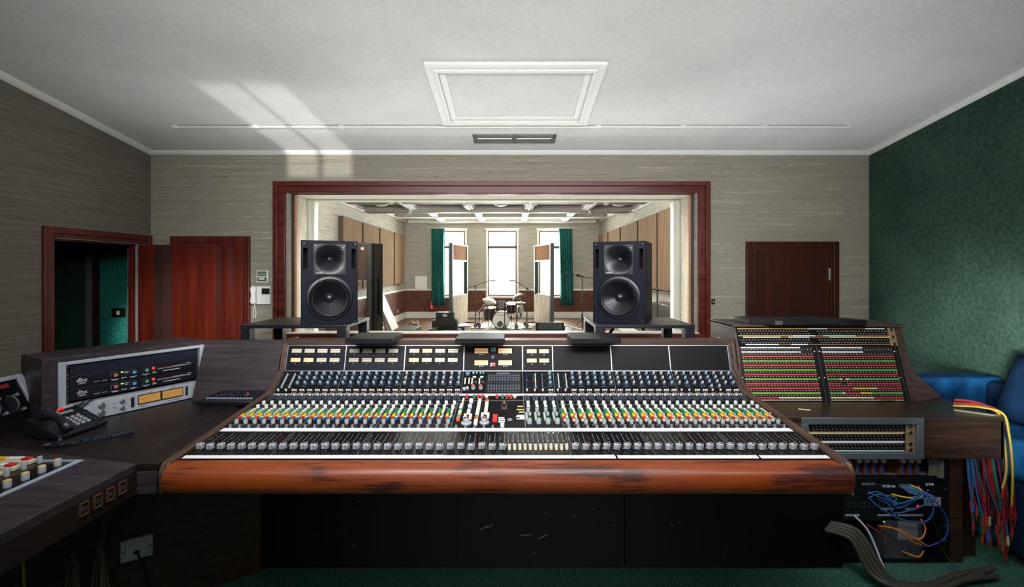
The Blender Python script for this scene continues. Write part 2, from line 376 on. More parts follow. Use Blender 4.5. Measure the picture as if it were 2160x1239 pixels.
# cornice
b = MB(); z0 = CEIL(YW)
b.prism([(YW, z0), (YW - 0.04, z0 + 0.004), (YW - 0.04, z0 - 0.008), (YW - 0.022, z0 - 0.03), (YW, z0 - 0.034)], 'x', XL, XR)
struct('trim_1', b, [white_paint])
for nm, X, sg in (('trim_2', XL, 1), ('trim_3', XR, -1)):
    b = MB(); q = []
    for y in (0.3 if sg > 0 else -2.2, YW):
        z = CEIL(y); q.append([(X, y, z), (X + sg * 0.042, y, z), (X + sg * 0.042, y, z - 0.01), (X + sg * 0.022, y, z - 0.03), (X, y, z - 0.036)])
    n = 5; b.v = [Vector(p) for p in q[0] + q[1]]
    for i in range(n): b.face((i, (i + 1) % n, n + (i + 1) % n, n + i))
    b.face(range(n)); b.face(range(n, 2 * n)); struct(nm, b, [white_paint])

# lobby seen through the open doorway
lb = MB(); lb.box(-4.3, -4.1, 2.6, 4.7, 0, 2.6); lb.box(-4.3, -3.40, 2.5, 2.6, 0, 2.6)
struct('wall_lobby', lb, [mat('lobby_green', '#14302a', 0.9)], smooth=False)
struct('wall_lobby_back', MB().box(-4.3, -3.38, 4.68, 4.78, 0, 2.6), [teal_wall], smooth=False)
struct('ceiling_lobby', MB().box(-4.3, -3.40, 2.5, 4.78, 2.3, 2.4), [white_paint], smooth=False)
struct('floor_lobby', MB().box(-4.72, -4.3, 2.4, 4.78, -0.15, -0.01), [carpet], smooth=False)
struct('trim_4', MB().box(-4.1, -4.075, 4.555, 4.60, 0, 2.3), [mat('grey_trim', '#5b5f5e', 0.6)])
struct('trim_5', MB().box(-4.1, -4.07, 4.60, 4.68, 0, 2.3), [door_dark])
t = thing('light_switch', 'dark plate with a white rocker on the teal lobby wall', 'switch', (-3.86, 4.68, 1.19))
c = P(251, 660, 4.68)
MB().box(c.x - .068, c.x + .068, 4.672, 4.68, c.z - .044, c.z + .044).build('plate', [mat('bronze_plate', '#241d12', 0.4, 0.4)], t, bevel=.002)
MB().box(c.x - .013, c.x + .013, 4.664, 4.673, c.z - .02, c.z + .02).build('rocker', [white_p], t, bevel=.002)
for s_ in (-1, 1): MB().cyl((c.x + s_ * .048, 4.673, c.z), (c.x + s_ * .048, 4.669, c.z), .004, n=8).build('screw', [brass], t)

# door 1: casing + thick open leaf
d1 = sroot('door_1', (XL, 3.8, 0))
b = MB()
b.box(XL - 0.004, XL + 0.022, 3.303, 3.345, 0, 1.93); b.box(XL - 0.004, XL + 0.022, 3.345, 4.25, 1.885, 1.93)
b.box(XL - 0.004, XL + 0.012, 3.345, DY0, 0, 1.885); b.box(XL - 0.004, XL + 0.012, DY0, 4.25, 1.855, 1.885)
b.box(XL - 0.004, XL + 0.022, 4.25, 4.295, 0, 1.93)
b.build('casing', [mahog], d1, bevel=.003)
b = MB(); b.box(XL - .10, XL - .03, DY0, DY0 + .03, 0, DZ); b.box(XL - .10, XL - .034, DY1 - .03, DY1, 0, DZ); b.box(XL - .10, XL - .03, DY0, DY1, DZ - .035, DZ)
b.build('jamb', [mahog], d1, bevel=.003)
b = MB(); b.box(XL - .034, XL - .002, DY1 - .032, DY1, 0, DZ); b.box(XL - .03, XL - .002, DY0 + .03, DY1, DZ - .022, DZ - .006)
b.build('seal', [mat('grey_seal', '#8d8a86', 0.6)], d1)
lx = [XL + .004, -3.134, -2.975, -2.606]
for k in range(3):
    MB().box(lx[k], lx[k + 1], 4.15, 4.245, 0.01, 1.842).build('leaf', [door_ghost if k == 1 else door_red], d1, smooth=False)
MB().box(-2.606, -2.598, 4.152, 4.243, 0.01, 1.842).build('edge_strip', [mahog], d1)
# door 2: closed door in front wall
d2 = sroot('door_2', (-2.73, YW, 0))
def casing(root, x0, x1, zt, mats, wi=0.052, d=0.03):
    b = MB(); b.box(x0, x0 + wi, YW - d, YW, 0, zt); b.box(x1 - wi, x1, YW - d, YW, 0, zt); b.box(x0 + wi, x1 - wi, YW - d, YW, zt - wi, zt)
    b.build('casing', mats, root, bevel=.003)
    b = MB(); e = wi + .018; b.box(x0 + wi, x0 + e, YW - .02, YW, 0, zt - wi); b.box(x1 - e, x1 - wi, YW - .02, YW, 0, zt - wi); b.box(x0 + e, x1 - e, YW - .02, YW, zt - e, zt - wi)
    b.build('rebate', mats, root, bevel=.002)
    return x0 + e, x1 - e, zt - e
a = casing(d2, -3.083, -2.369, 1.925, [mahog])
MB().box(a[0] + .004, a[1] - .004, YW - .012, YW, 0.01, a[2] - .004).build('leaf', [door_red], d2, bevel=.002)
d3 = sroot('door_3', (2.53, YW, 0))
a = casing(d3, 2.1156, 2.95, 1.878, [door_dark], .05)
MB().box(a[0] + .004, a[1] - .004, YW - .014, YW, 0.01, a[2] - .004).build('leaf', [door_dark], d3, bevel=.002)
b = MB(); hx = P(1747, 579, YW)
for k in range(3): b.cyl((hx.x, YW - .02, hx.z - .055 + .037 * k), (hx.x, YW - .02, hx.z - .02 + .037 * k), .007, n=8)
b.box(hx.x - .012, hx.x + .012, YW - .016, YW - .012, hx.z - .055, hx.z + .055)
b.build('hinge', [steel], d3)

# the big studio window: red frame in two steps, sill, two panes
w1 = sroot('window_1', (-0.18, YW, 1.0))
b = MB(); fx0, fx1, fz0, fz1 = -2.15, 1.7845, .94, 2.42
def ring(b, x0, x1, z0, z1, wi, y0, y1, bot=True):
    b.box(x0, x0 + wi, y0, y1, z0, z1); b.box(x1 - wi, x1, y0, y1, z0, z1); b.box(x0 + wi, x1 - wi, y0, y1, z1 - wi, z1)
    if bot: b.box(x0 + wi, x1 - wi, y0, y1, z0, z0 + wi)
ring(b, fx0, fx1, fz0, fz1, .042, YW - .045, YW + .0, False)
ring(b, fx0 + .042, fx1 - .042, fz0, fz1 - .042, .06, YW - .03, YW + .05, False)
b.build('frame', [mahog_h], w1, bevel=.004)
b = MB(); ring(b, OX0 - .002, OX1 + .002, OZ0, OZ1 + .002, .02, YW + .045, YW + .07, False); b.build('bead', [mat('dark_metal_bead', '#4a4a48', .3, .6)], w1)
b = MB(); b.box(OX0 + .018, OX0 + .04, YW + .06, YW + .10, OZ0, OZ1 - .02); b.box(OX1 - .04, OX1 - .018, YW + .06, YW + .10, OZ0, OZ1 - .02)
b.build('stop', [mat('tan_stop', '#a5795a', .5)], w1)
MB().box(fx0 + .1, fx1 - .1, YW - .035, YW, .93, 1.045).build('apron', [mahog_h], w1, bevel=.003)
MB().box(fx0 + .1, fx1 - .1, YW - .04, 4.40, 1.045, 1.056).build('sill', [mat('pale_sill', '#c9c6bf', .25)], w1, bevel=.002)
b = MB(); b.box(OX0 + .012, OX0 + .075, 4.66, 4.76, OZ0, OZ1 - .012); b.box(OX1 - .075, OX1 - .012, 4.66, 4.76, OZ0, OZ1 - .012)
b.box(OX0 + .075, OX1 - .075, 4.66, 4.76, OZ1 - .03, OZ1 - .012)
b.build('post', [white_trim], w1, bevel=.003)
MB().prism([(4.52, 1.0), (4.524, 1.0), (4.374, OZ1 - .012), (4.37, OZ1 - .012)], 'x', OX0 + .013, OX1 - .013).build('pane', [glass_m], w1, smooth=False)
MB().prism([(4.73, 1.0), (4.734, 1.0), (4.594, OZ1 - .03), (4.59, OZ1 - .03)], 'x', OX0 + .07, OX1 - .07).build('pane', [glass_m], w1, smooth=False)

# ceiling furniture
def cpt(px, py, d=0.0):
    dz = (HY - py) / F; y = 1.7028 / (dz + .146); return Vector(((px - CX) / F * y, y, CEIL(y) - d))
sl_ = Vector((0, 1, -.146)).normalized()
CM = lambda x, y: FR((x, y, CEIL(y)), (1, 0, 0), (0, -1, .146))        # local z points down out of the ceiling
t = thing('ceiling_hatch', 'white panelled access hatch with moulded frame in the ceiling', 'hatch', (0.02, 3.32, CEIL(3.32)))
M = CM(0.022, 3.32); hw, hh = .565, .42
b = MB()
for (i0, i1, h) in ((0, .05, .022), (.05, .075, .034), (.075, .12, .012)):
    x0, x1, y0, y1 = -hw + i0, hw - i0, -hh + i0, hh - i0; ww = i1 - i0
    b.box(x0, x1, y0, y0 + ww, -.002, h, 0, M); b.box(x0, x1, y1 - ww, y1, -.002, h, 0, M)
    b.box(x0, x0 + ww, y0 + ww, y1 - ww, -.002, h, 0, M); b.box(x1 - ww, x1, y0 + ww, y1 - ww, -.002, h, 0, M)
b.build('frame', [white_paint], t, bevel=.003)
MB().box(-hw + .12, hw - .12, -hh + .12, hh - .12, -.002, .004, 0, M).build('panel', [plaster], t)
t = thing('ceiling_conduit', 'thin white cable pipe clipped across the ceiling', 'pipe', (0, 3.776, CEIL(3.776)))
yc = 3.776; zc = CEIL(yc) - .010
MB().cyl((-2.72, yc, zc), (2.71, yc, zc), .0085, n=10).build('pipe', [white_paint], t)
for px in (370, 540, 720, 1080, 1262, 1440, 1612, 1790):
    x = (px - CX) / F * yc; b = MB(); b.box(x - .022, x + .022, yc - .014, yc + .014, zc - .011, CEIL(yc) + .004); b.build('clip', [white_paint], t, bevel=.003)
t = thing('ceiling_light', 'shallow recessed strip light with grey frame above the window', 'light', (0.02, 4.01, CEIL(4.01)))
M = CM(.02, 4.015); b = MB(); gx, gy = .348, .078
b.box(-gx, gx, -gy, -gy + .03, 0, .012, 0, M); b.box(-gx, gx, gy - .03, gy, 0, .012, 0, M)
b.box(-gx, -gx + .03, -gy, gy, 0, .012, 0, M); b.box(gx - .03, gx, -gy, gy, 0, .012, 0, M); b.box(-.012, .012, -gy, gy, 0, .013, 0, M)
b.build('frame', [mat('grey_metal', '#6c6c66', .5, .2)], t, bevel=.002)
MB().box(-gx + .03, gx - .03, -gy + .03, gy - .03, -.001, .001, 0, M).build('reflector', [mat('reflector', '#8b8b84', .3, .5)], t)
for sx in (-1, 1):
    b = MB(); a_, c_ = M @ Vector((sx * .02, .012, .007)), M @ Vector((sx * .31, .012, .007)); b.cyl(a_, c_, .006, n=8)
    b.build('tube', [mat('tube_glass', '#e6e4de', .3)], t)

# wall devices
t = thing('thermostat', 'small white wall controller with a green display beside the door', 'thermostat', (-2.26, YW, 1.56))
a_, c_ = P(543, 571, YW), P(567.5, 596.5, YW)
MB().box(a_.x, c_.x, YW - .018, YW, c_.z, a_.z).build('housing', [white_p], t, bevel=.003)
MB().box(a_.x + .01, c_.x - .014, YW - .0195, YW - .018, a_.z - .052, a_.z - .008).build('bezel', [mat('grey_bezel', '#4c5352', .5)], t)
MB().box(a_.x + .012, c_.x - .016, YW - .0205, YW - .0193, a_.z - .047, a_.z - .02).build('display', [mat('lcd_green', '#6f8a74', .4)], t)
MB().box(a_.x + .01, c_.x - .012, YW - .0195, YW - .018, c_.z + .012, c_.z + .05).build('key_panel', [mat('grey_keys', '#55585a', .5)], t)
MB().box(a_.x + .024, c_.x - .03, YW - .0205, YW - .019, c_.z + .026, c_.z + .046).build('label_plate', [cream_p], t)
t = thing('intercom', 'white video door phone with handset and small dark screen', 'intercom', (-2.3, YW, 1.42))
a_, c_ = P(541, 603.5, YW), P(573, 642, YW)
MB().box(a_.x, c_.x, YW - .035, YW, c_.z, a_.z).build('housing', [white_p], t, bevel=.006)
s0, s1 = P(552, 608.5, YW - .035), P(568.7, 621, YW - .035)
MB().box(s0.x, s1.x, YW - .0365, YW - .035, s1.z, s0.z).build('screen', [mat('dark_screen', '#1d2422', .25)], t)
MB().box(a_.x + .018, a_.x + .021, YW - .0365, YW - .034, c_.z, a_.z).build('groove', [print_g], t)
h0, h1 = P(534.5, 604, YW - .05), P(534.5, 642, YW - .05)
b = MB(); zs = [h0.z - (h0.z - h1.z) * k / 10 for k in range(11)]
b.tube([(h0.x + (.006 if 2 < k < 8 else .0), YW - .055 - (.012 if 2 < k < 8 else 0), z) for k, z in enumerate(zs)], [.012, .025, .027, .024, .02, .019, .02, .024, .027, .026, .013], n=12)
b.build('handset', [white_p], t)
e0 = P(535, 643, YW - .03); pts = []
for k in range(90):
    u = k / 89; loop = math.sin(u * math.pi); pts.append((e0.x + .012 * math.sin(u * 2 * math.pi) + .008 + .004 * math.cos(k * 1.4), YW - .03 + .004 * math.sin(k * 1.4), e0.z - .12 * loop))
MB().tube(pts, .0035, n=5).build('coiled_cord', [white_p], t)
t = thing('toggle_switch', 'small brass switch plate on papered wall right of the window', 'switch', (1.82, YW, 1.33))
a_, c_ = P(1500, 631, YW), P(1507.5, 642.5, YW)
MB().box(a_.x, c_.x, YW - .010, YW - .004, c_.z, a_.z).build('plate', [mat('old_brass', '#3d3524', .4, .6)], t, bevel=.001)
MB().sphere(((a_.x + c_.x) / 2, YW - .013, (a_.z + c_.z) / 2), .007, 8, 6).build('toggle', [chrome], t)
# ------------------------------------------------------------------ mixing console
con = thing('mixing_console', 'long studio mixing console with wooden armrest and rows of knobs', 'mixing console', (0, 2.3, 0))
class PL:
    """a sloping panel plane: s runs up the slope, h off the surface"""
    def __init__(s, y0, z0, y1, z1):
        s.y0, s.z0 = y0, z0; d = Vector((0, y1 - y0, z1 - z0)); s.len = d.length; s.d = d.normalized(); s.n = Vector((0, -s.d.z, s.d.y))
    def at(s, x, t, h=0.0):
        return Vector((x, s.y0, s.z0)) + s.d * t + s.n * h
    def M(s, x, t, h=0.0):
        p = s.at(x, t, h); return Matrix(((1, 0, 0, p.x), (0, s.d.y, s.n.y, p.y), (0, s.d.z, s.n.z, p.z), (0, 0, 0, 1)))
FD = PL(1.985, .828, 2.2535, .8525); CH = PL(2.2535, .8525, 2.761, .8966); EQ = PL(2.765, .897, 2.906, 1.001); MT = PL(2.906, 1.001, 2.951, 1.151)
BX = [-1.390, -1.028, -.6615, -.297, .065, .2505, .612, .973, 1.338]
X0, X1 = BX[0], BX[-1]
def pbox(b, pl, x0, x1, s0, s1, h0, h1, m=0): b.box(x0, x1, s0, s1, h0, h1, m, pl.M(0, 0, 0))

# --- woodwork
arm = [(1.987, .824), (1.960, .829), (1.930, .828), (1.905, .819), (1.889, .802), (1.883, .780), (1.883, .757), (1.888, .735), (1.900, .722), (1.925, .717), (1.987, .717)]
MB().prism(arm, 'x', X0 - .006, X1 + .022).build('armrest', [armwood], con)
side = [(1.915, .712), (1.905, .80), (1.93, .838), (1.99, .842), (2.25, .866), (2.745, .912), (2.775, .922), (2.90, 1.012), (2.945, 1.165), (2.955, 1.185), (3.10, 1.185), (3.10, .712)]
MB().prism(side, 'x', X0 - .036, X0 - .004).build('side_panel', [walnut_v], con, bevel=.004)
MB().prism(side, 'x', X1 + .022, X1 + .046).build('side_panel', [walnut_v], con, bevel=.004)
MB().prism(side, 'x', X1 + .002, X1 + .020).build('side_panel', [walnut_v], con, bevel=.004)
MB().box(X0 - .03, X1 + .03, 2.945, 3.05, 1.153, 1.184).build('top_rail', [walnut], con, bevel=.003)
MB().box(X0, X1, 3.05, 3.09, .2, 1.17).build('back_panel', [walnut], con)
MB().prism([(1.99, .72), (1.99, .81), (2.25, .832), (2.77, .872), (2.93, .985), (2.97, 1.15), (3.05, 1.15), (3.05, .72)], 'x', X0, X1).build('chassis', [void], con)
px_ = [-1.455, -.295, .61, 1.79]
for k in range(3):
    MB().box(px_[k] + .002, px_[k + 1] - .002, 2.56, 2.585, .012, .72 if k < 2 else .598).build('front_panel', [mat('kick_black', '#040405', .6, spec=.12)], con, bevel=.002)
MB().box(X0, X1, 2.585, 3.0, 0, .72).build('plinth', [black], con)
b = MB()
for k in range(4):
    x, z, a = random.uniform(-.3, .55), random.uniform(.12, .3), random.uniform(-.5, .2)
    b.box(-.03, .03, -.0006, 0, -.0007, .0007, 0, Matrix.Translation((x + .1, 2.5598, z * .6 + .1)) @ Matrix.Rotation(a, 4, 'Y'))
for k in range(26):
    x, z = random.uniform(-1.2, 1.2), random.uniform(.05, .7); b.box(x, x + .006, 2.5592, 2.56, z, z + .004)
b.build('scuffs', [print_g], con, kind='stuff')
# worn veneer at the right end of the armrest
b = MB()
for (y0, z0, y1, z1) in ((1.9, .72, 1.9, .80), (1.91, .80, 1.945, .835)):
    b.box(X1 + .020, X1 + .027, min(y0, y1) - .006, max(y0, y1) + .004, z0, z1)
b.build('bare_edge', [mat('bare_wood', '#94754f', .7)], con)

# --- shared meshes for knobs and keys
def knob_mesh(nm, r, h, body, cap, top=.8, n=12, skirt=None):
    b = MB(); pr = [(r, 0), (r, h * .92), (r * .9, h), (1e-6, h)] if not skirt else [(skirt, 0), (skirt, h * .2), (r, h * .22), (r, h * .93), (r * .9, h), (1e-6, h)]
    ms = [0] * (len(pr) - 3) + [0, 1]
    b.lathe(pr, n, None, 0, ms, close=False); b.box(-r * .09, r * .09, 0, r * .9, h - .0005, h + .0006, 2)
    return b.mesh(nm, [body, cap, print_w])
K_cap_green = knob_mesh('km_green', .0098, .021, knob_gr, green_p)
K_light = knob_mesh('km_light', .0092, .017, knob_lt, knob_lt)
K_grey = knob_mesh('km_grey', .0088, .016, knob_gr, knob_gr)
K_small = knob_mesh('km_small', .0072, .015, alu, alu, skirt=.009)
K_red = knob_mesh('km_red', .011, .022, knob_gr, mat('dull_red_cap', '#9a3b36', .4), skirt=.013)
K_big = knob_mesh('km_big', .016, .03, knob_gr, mat('brown_cap', '#6b4036', .4), n=16, skirt=.026)
b = MB(); r = .0076
b.lathe([(.0112, 0), (.0112, .004), (r, .0055), (r, .016), (r * .86, .018), (1e-6, .018)], 12, None, 0, [1, 1, 0, 0, 2], close=False)
b.box(-.0026, .0026, -.0098, .0098, .006, .0205, 2)
K_eq = b.mesh('km_eq', [knob_gr, dark_p, mat('bluegrey_cap', '#7ea0b8', .4)])
b = MB(); b.lathe([(.0112, 0), (.0112, .004), (r, .0055), (r, .016), (r * .86, .018), (1e-6, .018)], 12, None, 0, [1, 1, 0, 0, 2], close=False)
b.box(-.0026, .0026, -.0098, .0098, .006, .0205, 2)
K_eqg = b.mesh('km_eqg', [knob_gr, dark_p, mat('grey_cap', '#a8a9a6', .4)])
b = MB()                                              # fader: dished cylinder fused to a wedge
b.lathe([(.0100, .003), (.0120, .006), (.0120, .0255), (.0105, .0268), (.0092, .0262), (.0072, .0215), (1e-6, .0205)], 16, Matrix.Translation((.004, 0, 0)), 0, [0, 0, 0, 0, 1, 1], close=False)
b.prism([(-.0145, -.008), (.004, -.0105), (.004, .0105), (-.0145, .008)], 'z', .003, .0235)
b.box(-.0015, .0055, -.003, .003, -.006, .004, 1)
K_fader = b.mesh('km_fader', [knob_gr, dark_p])
b = MB(); b.prism([(-.0105, 0), (.0105, 0), (.0105, .006), (.005, .016), (.0045, .021), (-.0045, .021), (-.005, .016), (-.0105, .006)], 'x', -.0058, .0058)
b.box(-.0035, .0035, -.006, .004, .006, .0215)
K_wf = b.mesh('km_wf', [cream_p])
def meter_mesh(nm, w_, h_, lit):
    b = MB(); b.box(-w_ / 2 - .006, w_ / 2 + .004, -h_ / 2 - .002, h_ / 2 + .005, -.004, .0006, 1); b.box(-w_ / 2, w_ / 2, -h_ / 2, h_ / 2, .0004, .0012, 0)
    for k in range(9): x = -w_ * .38 + w_ * .095 * k; b.box(x, x + w_ * .012, h_ * .12 - abs(k - 4) * h_ * .025, h_ * .3 - abs(k - 4) * h_ * .025, .0012, .0015, 2)
    b.box(-w_ * .4, w_ * .42, h_ * .08, h_ * .11, .0012, .0015, 2)
    b.box(-w_ * .14, w_ * .14, -h_ * .025, h_ * .025, .0012, .0016, 2, Matrix.Translation((-w_ * .34, -h_ * .12, 0)) @ Matrix.Rotation(R(-42), 4, 'Z'))
    if lit: b.box(-w_ / 2, -w_ / 2 + w_ * .07, -h_ / 2, h_ / 2, .0011, .0017, 3)
    if lit > 1: b.box(-w_ / 2, w_ / 2, h_ / 2 - h_ * .1, h_ / 2, .0011, .0016, 3)
    return b.mesh(nm, [meter_on if lit else meter_f, void, mat('meter_ink', '#4a4038', .6), meter_hot])
V_s, V_s1 = meter_mesh('vm_small', .060, .0235, 0), meter_mesh('vm_small_lit', .060, .0235, 1)
V_b = meter_mesh('vm_large', .083, .030, 2)
def key_mesh(nm, w_, l_, h_, m_):
    b = MB(); i = min(w_, l_) * .12
    b.prism([(-w_ / 2, -l_ / 2), (w_ / 2, -l_ / 2), (w_ / 2, l_ / 2), (-w_ / 2, l_ / 2)], 'z', 0, h_ * .6)
    q = [(-w_ / 2 + i, -l_ / 2 + i), (w_ / 2 - i, -l_ / 2 + i), (w_ / 2 - i, l_ / 2 - i), (-w_ / 2 + i, l_ / 2 - i)]
    b.prism(q, 'z', h_ * .6, h_); return b.mesh(nm, [m_])

def add_key(b, pl, x, s, w_, l_, h_, m): pbox(b, pl, x - w_ / 2, x + w_ / 2, s - l_ / 2, s + l_ / 2, 0, h_, m)
def add_pin(b, pl, x, s, r, h, m, n=6, mc=None): b.cyl(pl.at(x, s, 0), pl.at(x, s, h), r, r * .9, n, m, True, mc)

# --- meter bridge
for k in range(8):
    x0, x1 = BX[k], BX[k + 1]; b = MB(); pbox(b, MT, x0 + .001, x1 - .001, .002, MT.len, -.012, 0)
    mp = b.build('meter_panel', [panel_navy if k < 2 else panel_blk], con, bevel=.001)
    if k in (0, 1, 2):
        off = (.055, .052, .056)[k]
        for r_ in range(2):
            for c in range(4):
                lit = (k == 0 and r_ == 1 and c < 2) or (k == 2 and ((r_ == 1 and c == 0) or (r_ == 0 and c == 1)))
                inst(V_s1 if lit else V_s, 'vu_meter', mp, MT.M(x0 + off + c * .0800, (.123, .067)[r_], 0))
        b = MB()
        for r_ in range(2):
            for c in range(4): x = x0 + off + c * .08 - .004; pbox(b, MT, x, x + .007, (.101, .045)[r_] - .002, (.101, .045)[r_] + .002, 0, .0006)
        b.build('numbers', [print_g], mp, kind='stuff')
    if k == 3:
        xc = (x0 + x1) / 2
        for sx in (-1, 1):
            for s_ in (.122, .050): inst(V_b, 'vu_meter', mp, MT.M(xc + sx * .0735, s_, 0))
        b = MB(); pbox(b, MT, xc - .017, xc + .015, .118, .142, 0, .004, 0); pbox(b, MT, xc - .012, xc + .011, .122, .138, .004, .011, 1); b.build('lamp_button', [alu_p, mat('teal_button', '#12a08c', .4)], mp)
        b = MB(); pbox(b, MT, xc - .017, xc + .012, .026, .048, 0, .004, 0); pbox(b, MT, xc - .010, xc + .010, .028, .044, .004, .011, 1); b.build('lamp_button', [alu_p, red_p], mp)
        b = MB(); p = MT.M(xc - .002, .085, 0); b.lathe([(.013, 0), (.013, .006), (.010, .008), (.010, .005), (1e-6, .005)], 16, p, 0, [0, 0, 0, 1], close=False); b.box(-.0015, .0015, -.006, .006, .004, .0095, 0, p)
        b.build('key_switch', [chrome, dark_p], mp)
        b = MB()
        for sx in (-1, 1):
            for s_ in (.101, .028):
                for j in range(3): pbox(b, MT, xc + sx * .0735 - .012 + j * .010, xc + sx * .0735 - .007 + j * .010, s_ - .0022, s_ + .0022, 0, .0006)
        b.build('lettering', [print_w], mp, kind='stuff')
    if k == 4:
        for c in range(2):
            for r_ in range(2): inst(V_s1, 'vu_meter', mp, MT.M(x0 + .057 + c * .076, (.120, .063)[r_], 0))
        b = MB()
        for c in range(2):
            for r_ in range(2): x = x0 + .054 + c * .076; pbox(b, MT, x, x + .008, (.098, .041)[r_] - .002, (.098, .041)[r_] + .002, 0, .0006)
        b.build('numbers', [print_w], mp, kind='stuff')
    b = MB()
    for x in (x0 + .010, x1 - .010):
        for s_ in (.035, .122): b.cyl(MT.at(x, s_, 0), MT.at(x, s_, .0015), .0028, n=8)
    b.build('screw_heads', [dark_p], mp, kind='stuff')
for k in range(9):
    b = MB(); x = BX[k]; pbox(b, MT, x - .0028, x + .0028, 0, MT.len, -.004, .004); pbox(b, EQ, x - .0012, x + .0012, 0, EQ.len, -.004, .003)
    b.build('divider', [alu], con)
b = MB(); pbox(b, MT, X0, X1, -.002, .002, -.004, .005); b.build('trim_strip', [alu], con)
b = MB(); pbox(b, MT, X0, X1, MT.len - .003, MT.len + .001, -.004, .003); b.build('trim_strip', [alu], con)

# --- equaliser row
SK = (.148, .112, .075); SB = .031
for k in range(8):
    x0, x1 = BX[k], BX[k + 1]; b = MB(); pbox(b, EQ, x0 + .001, x1 - .001, 0, EQ.len - .002, -.012, 0)
    ep = b.build('equaliser_panel', [panel_blk], con)
    pr = MB(); bt = MB(); n = 4 if k == 4 else 8; pw = (x1 - x0) / n
    for j in range(n):
        x = x0 + pw * (j + .5)
        if j: pbox(pr, EQ, x0 + pw * j - .0003, x0 + pw * j + .0003, 0, EQ.len - .002, 0, .0004, 3)
        if k == 3: continue
        strip = (k == 0 and j < 2) or (k == 5 and j < 2) or (k == 4 and j < 3)
        if strip:
            for i in range(9):
                s_ = .045 + i * .0125
                if k == 4 and j == 0: add_pin(bt, EQ, x, s_, .0022, .004, 3)
                elif k == 4 and j == 2: add_pin(bt, EQ, x, s_, .006, .007, 2)
                else: add_pin(bt, EQ, x + .006, s_, .0042, .009, 0, 8); pbox(pr, EQ, x - .011, x - .004, s_ - .001, s_ + .001, 0, .0006, 1)
                if i % 4 == 0: pbox(pr, EQ, x + .012, x + .017, s_ - .002, s_ + .002, 0, .0006, 1)
            if k == 4 and j < 2: add_pin(bt, EQ, x, .10, .005, .008, 4, 8)
            add_pin(bt, EQ, x - (.004 if k != 4 else 0), .024, .0062, .012, 0, 8)
            continue
        four = (k == 7 and j in (4, 5))
        for i, s_ in enumerate(SK if not four else (.150, .117, .085, .05)):
            rz = R(random.choice((-35, -25, 20, 30, 150)) if k < 4 else random.choice((-30, -20, -25)))
            inst(K_eqg if (k in (2, 6, 7) and j % 3 != 1) or (k == 5 and j in (3, 7)) else K_eq, 'equaliser_knob', ep, EQ.M(x, s_, 0) @ Matrix.Rotation(rz, 4, 'Z'))
            for q in range(7):
                a_ = R(-60 + q * 50); xx, ss = x + math.cos(a_) * .0158, s_ + math.sin(a_) * .0148
                pbox(pr, EQ, xx - .0011, xx + .0011, ss - .0011, ss + .0011, 0, .0005, 0 if (j + i) % 2 else 1)
        if j in (1, 3, 6): pbox(pr, EQ, x - .015, x + .015, .052, .0545, 0, .0005, 1)
        if k == 7 and j < 2 or four: add_pin(bt, EQ, x, .026, .0058, .010, 0, 8)
        else:
            for q in (-1, 0, 1): add_pin(bt, EQ, x + q * .0105, SB - .008, .0046, .0115, 0, 8)
        pbox(pr, EQ, x - .014, x + .012, .007, .0085, 0, .0005, 0)
    if k == 3:                                        # monitor section: routing matrix and three strips
        g = MB(); pbox(g, EQ, x0 + .140, x1 - .012, .006, EQ.len - .006, 0, .004); gp = g.build('routing_panel', [mat('routing_black', '#0c0c0d', .45)], ep, bevel=.001)
        for s0, s1 in ((.088, .142), (.022, .064)):
            for c in range(12):
                for q in range(3):
                    xx = x0 + .158 + c * .0163
                    pbox(bt, EQ, xx - .0055, xx + .0055, s0 + (s1 - s0) * q / 3 + .002, s0 + (s1 - s0) * (q + 1) / 3 - .002, .004, .009, 2)
                pbox(pr, EQ, x0 + .158 + c * .0163 - .001, x0 + .158 + c * .0163 + .001, s0 - .009, s0 - .006, .004, .0046, 0)
        for c in range(16): pbox(pr, EQ, x0 + .205 + c * .005, x0 + .208 + c * .005, .152, .156, .004, .0046, 0)
        inst(knob_mesh('km_blue', .013, .018, knob_gr, blue_p), 'monitor_knob', ep, EQ.M(x0 + .028, .150))
        for xx in (.068, .112): inst(K_red, 'monitor_knob', ep, EQ.M(x0 + xx, .044))
        for xx, ss in ((.062, .155), (.082, .155), (.105, .155), (.122, .155)): add_pin(bt, EQ, x0 + xx, ss, .0055, .009, 5 if xx > .07 else 0, 8)
        for xx in (.068, .112):
            pbox(bt, EQ, x0 + xx - .008, x0 + xx + .012, .118, .128, 0, .008, 6)
            for q in range(5): pbox(bt, EQ, x0 + xx - .014, x0 + xx - .006, .070 + q * .009, .077 + q * .009, 0, .006, 0)
            for q in range(6): pbox(pr, EQ, x0 + xx + (q % 3) * .008, x0 + xx + .003 + (q % 3) * .008, .08 + (q // 3) * .012, .083 + (q // 3) * .012, 0, .0008, 0)
        for q in range(4):
            for xx in (.016, .04): pbox(bt, EQ, x0 + xx - .004, x0 + xx + .004, .072 + q * .012, .081 + q * .012, 0, .006, 0)
        inst(K_grey, 'monitor_knob', ep, EQ.M(x0 + .016, .03)); inst(K_grey, 'monitor_knob', ep, EQ.M(x0 + .034, .036))
    if pr.v: pr.build('printed_marks', [print_w, print_b, print_g, dark_p], ep, kind='stuff')
    bt.build('push_buttons', [cream_p, white_p, slate_p, print_b, red_p, mat('mint_button', '#78c4b4', .4), knob_lt], ep, kind='stuff')

